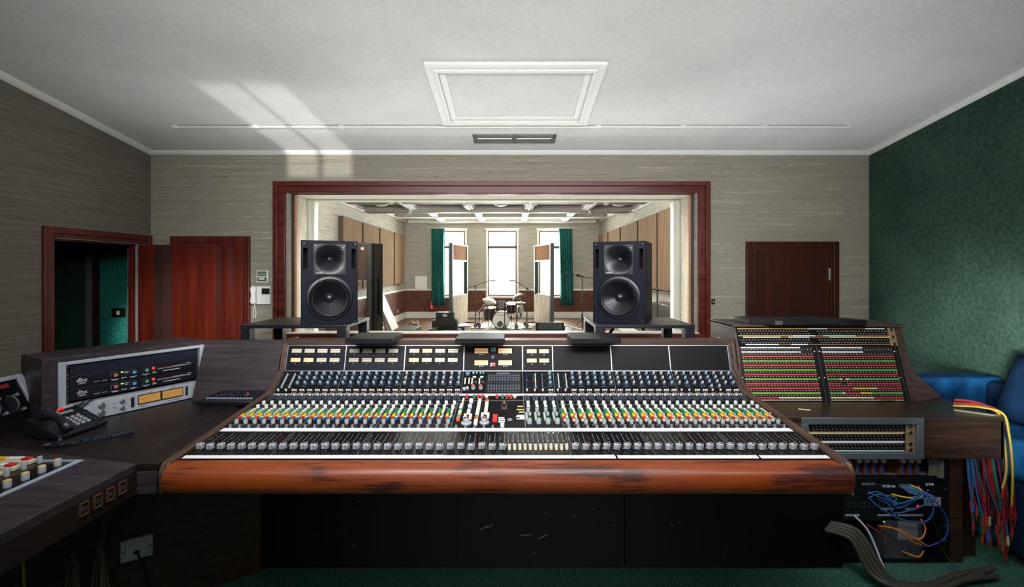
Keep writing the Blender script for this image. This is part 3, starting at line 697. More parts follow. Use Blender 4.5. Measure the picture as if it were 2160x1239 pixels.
# --- channel row
sY = lambda y: (y - 2.2535) / .9962
for k in range(8):
    x0, x1 = BX[k], BX[k + 1]; b = MB(); pbox(b, CH, x0 + .0005, x1 - .0005, 0, CH.len, -.012, 0)
    cpn = b.build('channel_panel', [panel_blk], con)
    pr = MB(); bt = MB(); n = 4 if k == 4 else 8; pw = (x1 - x0) / n
    # bt materials: 0 slate,1 cream,2 green,3 yellow,4 red,5 blue,6 pale blue,7 grey,8 dark
    if k == 3: pass
    elif k == 4:
        for j in range(n):
            x = x0 + pw * (j + .5) - .002
            for q in range(6):
                for u in (-.010, .006): pbox(bt, CH, x + u - .0055, x + u + .0055, sY(2.655) + q * .0125, sY(2.655) + q * .0125 + .009, 0, .008, 0)
            inst(K_light, 'rotary_knob', cpn, CH.M(x + .002, sY(2.605))); inst(K_light, 'rotary_knob', cpn, CH.M(x + .002, sY(2.545)))
            inst(K_cap_green, 'rotary_knob', cpn, CH.M(x - .001, sY(2.50))); inst(K_cap_green, 'rotary_knob', cpn, CH.M(x + .006, sY(2.45)) @ Matrix.Scale(.8, 4))
            for q in range(9): pbox(bt, CH, x - .017, x - .006, sY(2.375) + q * .011, sY(2.375) + q * .011 + .008, 0, .008, 7)
            inst(K_cap_green, 'rotary_knob', cpn, CH.M(x + .0, sY(2.347)) @ Matrix.Scale(1.25, 4))
    else:
        for j in range(n):
            x = x0 + pw * (j + .5); xl = x0 + pw * j
            if j: pbox(pr, CH, xl - .0004, xl + .0004, 0, CH.len, 0, .0004, 3)
            for q in range(3):
                for u in (-.012, .0, .012): add_pin(bt, CH, x + u, sY(2.685) + q * .022, .0048, .011, 0, 8, 8)
            for u in (-.012, .002, .013): add_pin(bt, CH, x + u, sY(2.643), .0046, .009, 8, 6)
            pbox(pr, CH, x - .016, x + .014, sY(2.664), sY(2.667), 0, .0006, 0)
            for (yy, u) in ((2.605, .004), (2.548, .002)):
                inst(K_light, 'rotary_knob', cpn, CH.M(x + u, sY(yy)) @ Matrix.Rotation(R(random.uniform(-60, 60)), 4, 'Z'))
                for q in range(8):
                    a_ = R(-130 + q * 30); xx, ss = x + u + math.sin(a_) * -.0165, sY(yy) - math.cos(a_) * .0165
                    pbox(pr, CH, xx - .0016, xx + .0016, ss - .0009, ss + .0009, 0, .0006, 0)
            # left column: greens, yellows, red; right column: creams, blue, small knob
            xg, xw = x - .0115, x + .0055
            for q in range(4): add_key(bt, CH, xg, sY(2.503) - q * .0168, .0125, .0152, .0125, 2)
            for q in range(2): add_key(bt, CH, xg, sY(2.4355) - q * .0185, .0125, .0168, .0125, 3)
            add_key(bt, CH, xg, sY(2.3965), .0125, .0165, .0135, 4)
            add_key(bt, CH, xw, sY(2.508), .0115, .016, .013, 1)
            add_key(bt, CH, xw, sY(2.489), .0115, .015, .013, 6 if j % 2 else 1); add_key(bt, CH, xw, sY(2.472), .0115, .013, .013, 1)
            add_key(bt, CH, xw, sY(2.458), .0115, .011, .013, 3)
            add_pin(bt, CH, xw + .0035, sY(2.436), .0072, .018, 7, 10); add_key(bt, CH, xw, sY(2.413), .0115, .012, .010, 1)
            add_key(bt, CH, xw + .002, sY(2.396), .011, .013, .009, 5 if k < 4 else 7)
            if k > 4: add_key(bt, CH, xw - .014, sY(2.376), .012, .012, .009, 1)
            inst(K_cap_green, 'rotary_knob', cpn, CH.M(x + .003, sY(2.348)))
            inst(K_small, 'trim_knob', cpn, CH.M(x + .003, sY(2.297)))
            for q in range(3): pbox(pr, CH, x - .014 + q * .009, x - .010 + q * .009, sY(2.325), sY(2.328), 0, .0006, 0)
            for q in range(5): pbox(pr, CH, xg - .010, xg - .0075, sY(2.50) - q * .018, sY(2.497) - q * .018, 0, .0006, 0)
    if pr.v: pr.build('printed_marks', [print_w, print_b, print_g, dark_p], cpn, kind='stuff')
    if bt.v: bt.build('push_buttons', [slate_p, cream_p, green_p, yellow_p, red_p, blue_p, blue_lt, knob_gr, dark_p], cpn, kind='stuff')
    if k == 3:
        top = sY(2.655)
        b = MB(); pbox(b, CH, x0 + .001, x1 - .001, top - .003, top + .001, 0, .003); b.build('divider', [alu], cpn)
        lay = ((.040, 4), (.082, 2), (.104, 4), (.126, 4), (.152, 1), (.212, 4), (.243, 2), (.268, 4), (.290, 4), (.313, 1))
        for xx, c in lay:
            m_ = {4: red_p, 2: green_p, 1: cream_p}[c]
            b = MB(); pbox(b, CH, x0 + xx - .009, x0 + xx + .009, sY(2.703), sY(2.729), 0, .010); b.build('push_button', [m_], cpn, bevel=.0015)
            b = MB(); pbox(b, CH, x0 + xx - .006, x0 + xx + .006, sY(2.693), sY(2.696), 0, .0006); b.build('printed_marks', [print_w], cpn, kind='stuff')
        def keycol(x, ys, ms, w_=.019, l_=None, h_=.015):
            for (ya, yb), m_ in zip(ys, ms):
                b = MB(); pbox(b, CH, x - w_ / 2, x + w_ / 2, sY(ya) + .0006, sY(yb) - .0006, 0, h_); b.build('push_button', [m_], cpn, bevel=.0015)
        # first strip: toggles, then coloured keys
        xs = x0 + .026
        for q in range(4): b = MB(); pbox(b, CH, xs - .005, xs + .005, sY(2.60) + q * .018, sY(2.60) + q * .018 + .014, 0, .014); b.build('push_button', [cream_p], cpn)
        inst(K_light, 'rotary_knob', cpn, CH.M(xs - .002, sY(2.565))); inst(K_light, 'rotary_knob', cpn, CH.M(xs - .002, sY(2.53)))
        keycol(xs, ((2.487, 2.506), (2.46, 2.484), (2.43, 2.455), (2.40, 2.426), (2.368, 2.396)), (green_p, knob_lt, yellow_p, blue_p, orange_p), .017)
        xs = x0 + .071
        inst(K_light, 'rotary_knob', cpn, CH.M(xs, sY(2.625)) @ Matrix.Scale(1.3, 4)); inst(K_light, 'rotary_knob', cpn, CH.M(xs, sY(2.545)) @ Matrix.Scale(1.2, 4))
        keycol(xs, ((2.502, 2.516), (2.475, 2.50), (2.45, 2.473)), (blue_p, cream_p, cream_p), .018)
        for sx in (-1, 1): inst(K_light, 'rotary_knob', cpn, CH.M(xs + sx * .014, sY(2.43)) @ Matrix.Scale(.85, 4)); inst(K_light, 'rotary_knob', cpn, CH.M(xs + sx * .014, sY(2.40)) @ Matrix.Scale(.85, 4))
        inst(K_big, 'rotary_knob', cpn, CH.M(xs, sY(2.345)))
        xs = x0 + .118
        keycol(xs, [(2.42 + q * .029, 2.447 + q * .029) for q in range(8)], [white_p, cream_p, white_p, cream_p, white_p, white_p, cream_p, white_p], .018)
        keycol(xs, ((2.40, 2.415), (2.368, 2.398), (2.315, 2.364)), (green_p, orange_p, white_p), .018)
        xs = x0 + .160
        keycol(xs, ((2.637, 2.65), (2.615, 2.635)), (mat('dark_red_key', '#7c1a18', .4), orange_p), .018)
        keycol(xs, [(2.45 + q * .0235, 2.4715 + q * .0235) for q in range(7)], [cream_p, white_p, cream_p, white_p, cream_p, white_p, cream_p], .018)
        for sx in (-1, 1):
            b = MB(); pbox(b, CH, xs + sx * .015 - .006, xs + sx * .015 + .006, sY(2.40), sY(2.45), 0, .016); b.build('push_button', [white_p], cpn, bevel=.002)
        inst(K_big, 'rotary_knob', cpn, CH.M(xs, sY(2.352)) @ Matrix.Scale(.95, 4))
        # joystick, red illuminated keys, marker tapes
        p = CH.M(x0 + .255, sY(2.545)); b = MB(); b.box(-.013, .013, -.013, .013, 0, .004, 0, p)
        for sx in (-1, 1): b.box(sx * .012 - .002, sx * .012 + .002, -.012, .012, 0, .022, 0, p)
        b.cyl(p @ Vector((0, 0, 0)), p @ Vector((0, 0, .026)), .004, n=10, m=1); b.sphere(p @ Vector((0, 0, .030)), .009, 10, 6, 2); b.build('joystick', [alu, dark_p, brass], cpn)
        for q, m_ in enumerate((led_o, red_p, red_p)):
            b = MB(); pbox(b, CH, x0 + .200, x0 + .222, sY(2.352 + (2 - q) * .029), sY(2.378 + (2 - q) * .029), 0, .012); b.build('push_button', [m_], cpn, bevel=.0015)
        for q, (xa, xb) in enumerate(((.228, .258), (.229, .262), (.228, .261))):
            b = MB(); pbox(b, CH, x0 + xa, x0 + xb, sY(2.408 - q * .0245), sY(2.421 - q * .0245), 0, .0012); b.build('label_tape', [tape_w], cpn)
        for q, (xa, xb, yy, m_) in enumerate(((.327, .356, 2.565, yellow_p), (.321, .358, 2.52, yellow_p), (.333, .359, 2.485, yellow_p), (.322, .360, 2.44, tape_w), (.317, .360, 2.424, tape_w), (.336, .361, 2.41, tape_w), (.320, .361, 2.395, tape_w))):
            b = MB(); pbox(b, CH, x0 + xa, x0 + xb, sY(yy), sY(yy) + .011, 0, .0012); b.build('label_tape', [mat('pale_yellow_tape', '#e0d468', .6) if m_ is yellow_p else m_], cpn)
        b = MB(); b.lathe([(.014, 0), (.013, .004), (.008, .007), (1e-6, .008)], 12, CH.M(x0 + .286, sY(2.388)), close=False); b.build('cap', [mat('grey_cap_low', '#6d757c', .4)], cpn)
        for xx in (.026, .071, .115, .160, .204): inst(K_small, 'trim_knob', cpn, CH.M(x0 + xx - .0, sY(2.297)) @ Matrix.Scale(.8, 4))
        inst(K_light, 'rotary_knob', cpn, CH.M(x0 + .25, sY(2.305)) @ Matrix.Scale(1.1, 4))

# --- label strips along the joints
b = MB(); pbox(b, CH, X0, X1, sY(2.736), sY(2.765), 0, .002); b.build('label_strip', [tape_w], con)
b = MB(); pbox(b, CH, X0, X1, sY(2.2535), sY(2.289), 0, .0016); b.build('label_strip', [tape_w], con)
cuts = [X0 + .004, -.29, .2545, .44, 1.04, X1]
for k in range(5):
    b = MB(); dz = (.002, -.0, .003, .0, .0)[k]; g0, g1 = (.0, .0, .0, .006, .008)[k], .0
    b.prism([(cuts[k] + g0, .004), (cuts[k + 1] - .002, .004), (cuts[k + 1] - (.004 if k == 2 else .001), .031 + dz), (cuts[k] + g0, .030)], 'z', 0, .0016, 0, FD.M(0, 0))
    b.build('label_strip', [tape_w], con)
bxs = MB()
for k in (1, 2, 3, 5, 6, 7): pbox(bxs, FD, BX[k] - .0004, BX[k] + .0004, 0, FD.len, 0, .0022); pbox(bxs, CH, BX[k] - .0008, BX[k] + .0008, 0, CH.len, 0, .0022)
pbox(bxs, CH, BX[4] - .0015, BX[4] + .0015, .05, CH.len, 0, .002)
bxs.build('joint_lines', [print_g], con, kind='stuff')
fa = MB()                                             # pencilled group names on the front strip
for k in range(14): x = -.175 + k * .006; pbox(fa, FD, x, x + .004, .013, .018, .0016, .002)
for k in range(14): x = .085 + k * .005; pbox(fa, FD, x, x + .0035, .013, .017, .0016, .002)
fa.build('pencil_lettering', [print_g], con, kind='stuff')

# --- faders
gloss = mat('fader_black', '#08090a', .22, spec=.22)
FB = [BX[0], BX[1], BX[2], BX[3], -.022, BX[5], BX[6], BX[7], BX[8]]
for k in range(8):
    x0, x1 = FB[k], FB[k + 1]; b = MB(); pbox(b, FD, x0 + .0005, x1 - .0005, .031, FD.len - .001, -.012, 0)
    fp = b.build('fader_panel', [gloss], con); n = {3: 6, 4: 12}.get(k, 8); pw = (x1 - x0) / n; pr = MB()
    for j in range(n):
        x = x0 + pw * (j + .5)
        if k == 4:
            inst(K_wf, 'group_fader', fp, FD.M(x, .092 + random.uniform(-.002, .002)))
            pbox(pr, FD, x - .0012, x + .0012, .075, .245, 0, .0004, 3)
            for q in range(9): pbox(pr, FD, x - .0085, x - .005, .115 + q * .0145, .1175 + q * .0145, 0, .0005, 0)
            add_pin(pr, FD, x + .001, .252, .004, .003, 2 if j in (0, 1, 5, 10) else (0 if j in (8, 9) else 3))
            continue
        xf = x + .005
        inst(K_fader, 'fader_knob', fp, FD.M(xf, .088 + random.uniform(-.004, .004)))
        pbox(pr, FD, xf + .006, xf + .0076, .07, .250, 0, .0005, 4 if random.random() < .55 else 5); pbox(pr, FD, xf + .0076, xf + .0096, .07, .250, 0, .0005, 3)
        red = (k, j) in ((0, 1), (2, 2), (2, 6), (3, 1), (3, 3), (5, 2), (6, 1), (6, 4), (6, 5), (6, 6), (7, 2), (7, 5)) or (k, j) == (0, 7)
        for q in range(9):
            ss = .095 + q * .0165
            pbox(pr, FD, xf - .019, xf - .0155, ss, ss + .0026, 0, .0006, 1 if red else (0 if random.random() < .6 else 5))
            if q % 3 == 0: pbox(pr, FD, xf - .0145, xf - .0125, ss, ss + .0018, 0, .0006, 5)
        if j: pbox(pr, FD, x0 + pw * j - .0003, x0 + pw * j + .0003, .033, .265, 0, .0004, 5 if j == 4 else 3)
        pbox(pr, FD, xf - .009, xf - .006, .040, .0425, 0, .0005, 5)
    pr.build('printed_scales', [print_w, print_r, blue_p, void, mat('slot_edge', '#9aa0a6', .35, .6), print_g], fp, kind='stuff')

# --- black boards lying across the meter bridge
def pad(x0, x1, lab, y0=2.80, y1=3.08, sk=0.0):
    t = thing('monitor_board', lab, 'board', ((x0 + x1) / 2, 2.95, 1.185), 0, 'black boards on the meter bridge')
    MB().prism([(x0, y0), (x1, y0), (x1 + sk, y1), (x0 + sk, y1)], 'z', 1.185, 1.214).build('board', [black_box], t, bevel=.002)
    MB().prism([(x0 + .02, y0 + .17), (x1 - .02, y0 + .17), (x1 - .02, y1 - .02), (x0 + .02, y1 - .02)], 'z', 1.1842, 1.186).build('felt_pad', [black], t)
pad(-.988, -.708, 'black board on the console top in front of the left loudspeaker')
pad(-.336, -.046, 'black board in the middle of the console top, before the drum kit')
pad(.353, .644, 'black board on the console top in front of the right loudspeaker')
# ------------------------------------------------------------------ loudspeakers and their stands
def speaker(loc, rz, lab):
    t = thing('studio_monitor', lab, 'loudspeaker', loc, rz, 'studio monitors on stands')
    w_, h_, d_ = .358, .56, .34; hx, zc, rw = w_ / 2, .172, .138
    b = MB()
    # baffle with a round and a square hole
    def quad(x0, x1, z0, z1): b.poly([(x0, 0, z0), (x1, 0, z0), (x1, 0, z1), (x0, 0, z1)])
    sq = .152; n = 48; ci = []; so = []
    for i in range(n):
        a = 2 * math.pi * i / n; c, s_ = math.cos(a), math.sin(a); q = 1 / max(abs(c), abs(s_))
        ci.append((rw * c, 0, zc + rw * s_)); so.append((sq * c * q, 0, zc + sq * s_ * q))
    for i in range(n): j = (i + 1) % n; b.poly([ci[i], ci[j], so[j], so[i]])
    quad(-hx, hx, 0, zc - sq); quad(-hx, -sq, zc - sq, zc + sq); quad(sq, hx, zc - sq, zc + sq)
    pz0, pz1, ph = .334, .534, .098
    quad(-hx, hx, zc + sq, pz0); quad(-hx, hx, pz1, h_); quad(-hx, -.165, pz0, pz1); quad(.165, hx, pz0, pz1)
    for sx in (-1, 1):                                # port slots, sunk
        a0, a1 = sorted((sx * .165, sx * .138)); i0, i1 = sorted((sx * .138, sx * ph)); quad(i0, i1, pz0, pz1)
        quad(a0, a1, pz0, .372); quad(a0, a1, .508, pz1)
        for (pa, pb) in (((a0, .372), (a0, .508)), ((a1, .372), (a1, .508)), ((a0, .372), (a1, .372)), ((a0, .508), (a1, .508))):
            b.poly([(pa[0], 0, pa[1]), (pb[0], 0, pb[1]), (pb[0], .08, pb[1]), (pa[0], .08, pa[1])], 1)
        b.poly([(a0, .08, .372), (a1, .08, .372), (a1, .08, .508), (a0, .08, .508)], 1)
    for f in (((-hx, 0, 0), (-hx, 0, h_), (-hx, d_, h_), (-hx, d_, 0)), ((hx, 0, 0), (hx, d_, 0), (hx, d_, h_), (hx, 0, h_)), ((-hx, 0, 0), (-hx, d_, 0), (hx, d_, 0), (hx, 0, 0)),
              ((-hx, 0, h_), (hx, 0, h_), (hx, d_, h_), (-hx, d_, h_)), ((-hx, d_, 0), (-hx, d_, h_), (hx, d_, h_), (hx, d_, 0))): b.poly(f)
    b.build('cabinet', [black_wood, void], t, world=False, smooth=False)
    # waveguide
    b = MB(); N = 26; pw_, pz = .100, .1; zc2 = (pz0 + pz1) / 2; hh = .102
    def dep(u, v):
        r = (abs(u / .096) ** 2.5 + abs(v / .098) ** 2.5) ** .4; r = min(1, r); return .06 * (1 - r) ** 1.45 - .005
    for i in range(N + 1):
        for j in range(N + 1):
            u = -pw_ + 2 * pw_ * i / N; v = -hh + 2 * hh * j / N; b.v.append(Vector((u, dep(u, v), zc2 + v)))
    for i in range(N):
        for j in range(N): q = i * (N + 1) + j; b.face((q, q + N + 1, q + N + 2, q + 1))
    wg = b.build('waveguide', [mat('waveguide', '#0a0c13', .34)], t, world=False)
    b = MB(); b.sphere((0, .045, zc2), .020, 16, 8, 0, (1, .75, 1)); b.build('tweeter_dome', [mat('dome_metal', '#2c2d33', .22, .4)], wg, world=False)
    b = MB()
    for sx in (-1, 1):
        for v in (-.092, .092): b.cyl((sx * .09, -.0045, zc2 + v), (sx * .09, -.0075, zc2 + v), .004, n=8)
    b.build('screw_heads', [chrome], wg, world=False, kind='stuff')
    b = MB()
    for q in range(4): x = .076 + .010 * (q % 2); z = zc2 + .066 + .012 * (q // 2); b.box(x, x + .004, -.0062, -.005, z, z + .004)
    b.build('indicator_marks', [print_w], wg, world=False, kind='stuff')
    pl = MB(); pl.box(-.092, -.03, -.0065, -.005, zc2 - .098, zc2 - .086); pl.build('name_plate', [dark_p], wg, world=False)
    text('GENELEC', 'lettering', .0125, W[t.name] @ FR((-.061, -.0068, zc2 - .092), (1, 0, 0), (0, 0, 1)), print_w, wg, .0003)
    # woofer
    b = MB(); MW = FR((0, 0, zc), (1, 0, 0), (0, 0, 1))           # local z points to -y (out of the baffle)
    b.lathe([(.150, 0), (.150, .003), (.146, .006), (.131, .007), (.128, .002)], 48, MW, 0, close=False)
    wf_ = b.build('woofer', [mat('basket_black', '#0f1119', .35)], t, world=False)
    b = MB(); b.lathe([(.130, .003), (.127, .009), (.121, .0125), (.115, .009), (.1135, .003), (.111, .006), (.108, .0055), (.106, .001)], 48, MW, 0, close=False); b.build('surround', [blk_rubber], wf_, world=False)
    b = MB(); b.lathe([(.107, .001), (.07, -.022), (.045, -.036), (.028, -.046)], 48, MW, 0, close=False); b.build('cone', [cone_m], wf_, world=False)
    b = MB(); b.lathe([(.031, -.044), (.030, -.036), (.024, -.026), (.014, -.020), (1e-6, -.018)], 24, MW, 0, close=False); b.build('dust_cap', [mat('dust_cap', '#1b1c21', .25)], wf_, world=False)
    b = MB()
    for q in range(6):
        a = R(q * 60); x, z = .1405 * math.cos(a), zc + .1405 * math.sin(a); b.cyl((x, -.005, z), (x, -.0085, z), .0035, n=8)
    b.build('screw_heads', [chrome], wf_, world=False, kind='stuff')
    for sx in (-1, 1):
        for z in (.017, h_ - .017):
            b = MB(); b.cyl((sx * (hx - .018), 0, z), (sx * (hx - .018), -.002, z), .0075, n=10, m=0); b.cyl((sx * (hx - .018) + .002, -.002, z - .002), (sx * (hx - .018) + .002, -.003, z - .002), .003, n=6, m=1); b.build('bolt', [void, steel], t, world=False)
speaker((-1.2255, 3.19, 1.258), R(23), 'black wood-grain loudspeaker on the left stand, cone catching more light')
speaker((.7355, 3.2725, 1.258), R(-23.9), 'black wood-grain loudspeaker on the right stand, its right side visible')
def stand(x0, x1, lab, brace):
    t = thing('speaker_stand', lab, 'speaker stand', ((x0 + x1) / 2, 3.38, 0), 0, 'black speaker stands')
    y0, y1, zt = 3.12, 3.63, 1.2575
    stm = mat('stand_black', '#080a11', .42)
    MB().box(x0, x1, y0, y1, zt - .022, zt).build('shelf', [stm], t, bevel=.003)
    for x in (x0, x1 - .066):
        for y in (y0 + .004, y1 - .07): MB().box(x, x + .066, y, y + .062, 0, zt - .022).build('leg', [stm], t, bevel=.003)
    for x in (x0 + .01, x1 - .05): MB().box(x, x + .04, y0 + .066, y1 - .07, .3, .34).build('stretcher', [stm], t)
    if brace: MB().tube([(x0 + .25, y1 - .03, zt - .03), (x0 + .1, y1 - .03, 1.0)], .012, 8).build('brace', [stm], t)
    for x, y in ((x0 + .02, y0 + .02), (x1 - .02, y0 + .02), (x0 + .02, y1 - .02), (x1 - .02, y1 - .02)): MB().cyl((x, y, zt), (x, y, zt + .002), .006, n=8).build('bolt', [steel], t)
stand(-1.79, -1.09, 'black square-legged stand carrying the left loudspeaker', False)
stand(.55, 1.205, 'black square-legged stand carrying the right loudspeaker', True)
# ------------------------------------------------------------------ left desk with its racks
DZT = .83
dk = thing('corner_desk', 'dark wood corner desk left of the mixing console', 'desk', (-2.0, 2.3, 0))
MB().prism([(-1.446, 1.935), (-1.446, 2.86), (-1.95, 3.01), (-2.31, 2.40), (-2.62, 2.47), (-2.62, 2.20), (-1.53, 1.93)], 'z', DZT - .03, DZT).build('desktop', [desk_top], dk, bevel=.002)
MB().prism([(-1.452, 1.935), (-1.53, 1.93), (-1.53, 1.955), (-1.452, 1.955)], 'z', .705, DZT - .031).build('corner_block', [desk_wood], dk, bevel=.002)
b = MB()                                              # near wing: top is a frame around the sunk mixer
mx0, mx1, my0, my1 = -2.45, -1.775, 1.15, 1.965
b.prism([(mx1, .9), (-1.53, .9), (-1.53, 1.93), (mx1, 1.99)], 'z', DZT - .03, DZT + .001)
b.prism([(mx1, my1), (mx1, 1.99), (-2.62, 2.197), (-2.62, my1)], 'z', DZT - .03, DZT + .001)
b.build('wing_top', [desk_wood], dk, bevel=.002)
MB().box(-1.548, -1.53, .9, 1.93, .705, DZT - .03).build('front_rail', [mat('dark_rail', '#1a0f0b', .5)], dk, bevel=.002)
MB().prism([(-2.40, 1.744), (-1.352, 2.553), (-1.372, 2.558), (-2.412, 1.76)], 'z', 0, .72).build('modesty_panel', [oak_dark], dk)
MB().box(-1.53, -1.452, 1.955, 2.7, .705, .80).build('side_rail', [mat('dark_rail', '#1a0f0b', .5)], dk)
# tilted back panel between the rack and the console, carcass and cap above the rack
MB().prism([(2.845, .832), (2.975, 1.180), (3.0, 1.180), (2.875, .832)], 'x', -1.925, -1.437).build('back_panel', [desk_wood], dk, bevel=.002)
RK = Matrix.Translation((-2.30, 2.40, DZT)) @ Matrix.Rotation(math.atan2(.864, .504), 4, 'Z')
b = MB(); b.box(-.06, .70, .0, .30, .322, .345, 0, RK); b.build('rack_cap', [desk_wood], dk, bevel=.002)
b = MB(); b.box(-.06, -.005, .0, .30, 0, .322, 0, RK); b.box(.70, .715, .01, .30, 0, .322, 0, RK); b.box(-.005, .70, .28, .30, 0, .322, 0, RK); b.build('rack_carcass', [desk_wood], dk)
# connectors in the front rail
for k in range(4):
    y = 1.690 + k * .056; b = MB(); z = .768
    for (y0, y1, z0, z1) in ((y - .017, y - .013, z - .024, z + .024), (y + .013, y + .017, z - .024, z + .024), (y - .013, y + .013, z + .02, z + .024), (y - .013, y + .013, z - .024, z - .02)):
        b.box(-1.534, -1.522, y0, y1, z0, z1)
    cs = b.build('connector_plate', [mat('copper_plate', '#6e4d3a', .45, .5)], dk)
    b = MB(); b.cyl((-1.532, y, z), (-1.526, y, z), .012, n=14, m=0); b.cyl((-1.527, y, z), (-1.525, y, z), .008, n=12, m=1); b.build('connector', [dark_p, mat('connector_face', '#2f3a34', .5)], cs)
# aluminium rack frame
rk = thing('rack_cabinet', 'silver aluminium rack frame standing on the corner desk', 'rack', (-2.30, 2.40, DZT), math.atan2(.864, .504))
b = MB()
b.box(0, .03, -.012, .02, 0, .320); b.box(.667, .697, -.012, .02, 0, .320); b.box(.03, .667, -.012, .02, .303, .320)
b.build('frame', [alu_p], rk, world=False, bevel=.002)
b = MB(); b.box(.031, .048, .012, .016, .0, .302); b.box(.648, .666, .012, .016, .0, .302); b.build('rails', [dark_p], rk, world=False)
b = MB()
for x in (.04, .657):
    for z in (.292, .248, .228, .185, .165, .122): b.cyl((x, .012, z), (x, .002, z), .0065, .005, n=8)
b.build('rack_screws', [steel], rk, world=False, kind='stuff')
b = MB(); b.box(.032, .665, .25, .27, 0, .302); b.build('backing', [void], rk, world=False)
TH = math.atan2(.864, .504)
def rl(name, lab, cat, dz, grp=None): return thing(name, lab, cat, tuple(RK @ Vector((0.03, 0.0, dz))), TH, grp)
bp = rl('blanking_plate', 'plain blue-black blanking panel topmost in the silver rack', 'rack panel', .240)
MB().box(.018, .62, .002, .008, .0, .061).build('plate', [mat('navy_panel', '#161c2b', .4)], bp, world=False, bevel=.001)
def comp(dz, lab):
    t = rl('compressor_unit', lab, 'rack unit', dz, 'black compressors in the silver rack')
    MB().box(.018, .62, .002, .20, 0, .061).build('case', [mat('comp_black', '#0f131c', .4)], t, world=False, bevel=.0015)
    zc = .030; xs = {'red': .2056, 'blue': .291, 'green': .352}
    for nm, m_ in (('red', mat('salmon_cap', '#c0605c', .4)), ('blue', mat('sky_cap', '#4a94c4', .4)), ('green', mat('jade_cap', '#4b9a78', .4))):
        b = MB(); x = xs[nm]; b.cyl((x, .002, zc + .006), (x, -.012, zc + .006), .0105, .0095, 14, 0, True, 1); b.box(x - .0006, x + .0006, -.0126, -.0118, zc + .007, zc + .0155, 2); b.build('knob', [dark_p, m_, print_w], t, world=False)
    b = MB(); b.box(.2335, .243, -.0008, .002, zc + .012, zc + .018); b.build('indicator', [led_g], t, world=False)
    b = MB(); b.cyl((.389, .002, zc + .010), (.389, -.002, zc + .010), .0075, n=12); b.build('indicator', [led_r], t, world=False)
    b = MB()
    for x0, x1, z, h in ((.115, .14, .014, .003), (.15, .172, .014, .003), (.19, .224, .010, .002), (.196, .22, .006, .002), (.236, .262, .010, .003), (.24, .27, .044, .0025), (.25, .266, .036, .0025), (.274, .31, .010, .002), (.282, .300, .006, .002),
                         (.334, .372, .012, .002), (.343, .361, .007, .002), (.384, .40, .018, .0025), (.385, .405, .011, .002), (.408, .565, .030, .0015), (.56, .59, .040, .002), (.55, .59, .030, .002), (.44, .53, .014, .0035)): b.box(x0, x1, .0012, .0022, z, z + h)
    for k in range(26): x = .412 + k * .0056; b.box(x, x + .003, .0012, .0022, .034, .037, 1 if k < 14 else 0)
    for x, n in ((.2056, 9), (.291, 9), (.352, 5)):
        for q in range(n): a = R(-30 + q * 240 / (n - 1)); b.box(x + .017 * math.cos(a) - .0012, x + .017 * math.cos(a) + .0012, .0012, .0022, zc + .006 + .017 * math.sin(a) - .0008, zc + .006 + .017 * math.sin(a) + .0008)
    b.build('panel_lettering', [print_w, print_r], t, world=False, kind='stuff')
    b = MB()
    for x in (.116, .151): b.box(x, x + .022, -.003, .002, .019, .027)
    b.build('push_buttons', [void], t, world=False)
    Mx = W[t.name]
    text('dbx', 'lettering', .030, Mx @ FR((.066, .0012, .036), (1, 0, 0), (0, 0, 1)), print_w, t, .0005)
    text('160X', 'lettering', .013, Mx @ FR((.066, .0012, .019), (1, 0, 0), (0, 0, 1)), print_w, t, .0005, sx=1.25)
comp(.178, 'black rack compressor with coloured knobs, upper of the pair')
comp(.114, 'black rack compressor with coloured knobs, lower of the pair')
t = rl('stereo_limiter', 'silver rack unit with two amber meters at the foot of the rack', 'rack unit', .004)
MB().box(-.02, .64, -.03, .18, 0, .092).build('case', [mat('silver_case', '#b3b8c2', .45, .25)], t, world=False, bevel=.002)
for x, z, r_ in ((.066, .045, .0125), (.136, .064, .0125), (.136, .024, .0125), (.226, .066, .009), (.226, .030, .009)):
    b = MB(); b.cyl((x, -.03, z), (x, -.034, z), r_ * 1.25, n=18); b.cyl((x, -.034, z), (x, -.050, z), r_, r_ * .92, 18); b.build('knob', [mat('turned_alu', '#b9bcc2', .25, .9)], t, world=False)
b = MB(); b.cyl((.1915, -.03, .045), (.1915, -.034, .045), .006, n=8); b.tube([(.1915, -.034, .045), (.194, -.046, .042)], .002, 6); b.build('toggle_switch', [chrome], t, world=False)
b = MB(); b.box(.300, .530, -.034, -.029, .026, .080); vb = b.build('meter_bezel', [dark_p], t, world=False, bevel=.001)
for x0, x1 in ((.304, .409), (.4205, .526)):
    b = MB(); b.box(x0, x1, -.0348, -.033, .032, .075); wd = x1 - x0
    for k in range(9): x = x0 + wd * (.18 + .08 * k); b.box(x, x + .0015, -.0353, -.0347, .056 - abs(k - 4) * .001, .062 - abs(k - 4) * .001, 1 if k < 6 else 2)
    b.box(x0 + wd * .64, x0 + wd * .84, -.0353, -.0347, .066, .068, 2)
    b.box(-.018, .018, -.0353, -.0347, -.0006, .0006, 1, Matrix.Translation((x0 + wd * .24, 0, .048)) @ Matrix.Rotation(R(35), 4, 'Y')); b.build('vu_meter', [meter_or, mat('meter_ink', '#4a4038', .6), print_r], vb, world=False)
b = MB(); b.box(.268, .284, -.031, -.028, .018, .074); b.box(.545, .558, -.031, -.028, .022, .078); b.build('slots', [void], t, world=False)
b = MB(); b.box(.31, .345, -.0306, -.03, .012, .0145); b.box(.45, .52, -.0306, -.03, .012, .0145); b.box(.34, .37, -.0306, -.03, .084, .086); b.box(.46, .49, -.0306, -.03, .084, .086); b.box(.185, .2, -.0306, -.03, .060, .062, 1); b.build('panel_lettering', [dark_p, print_r], t, world=False, kind='stuff')
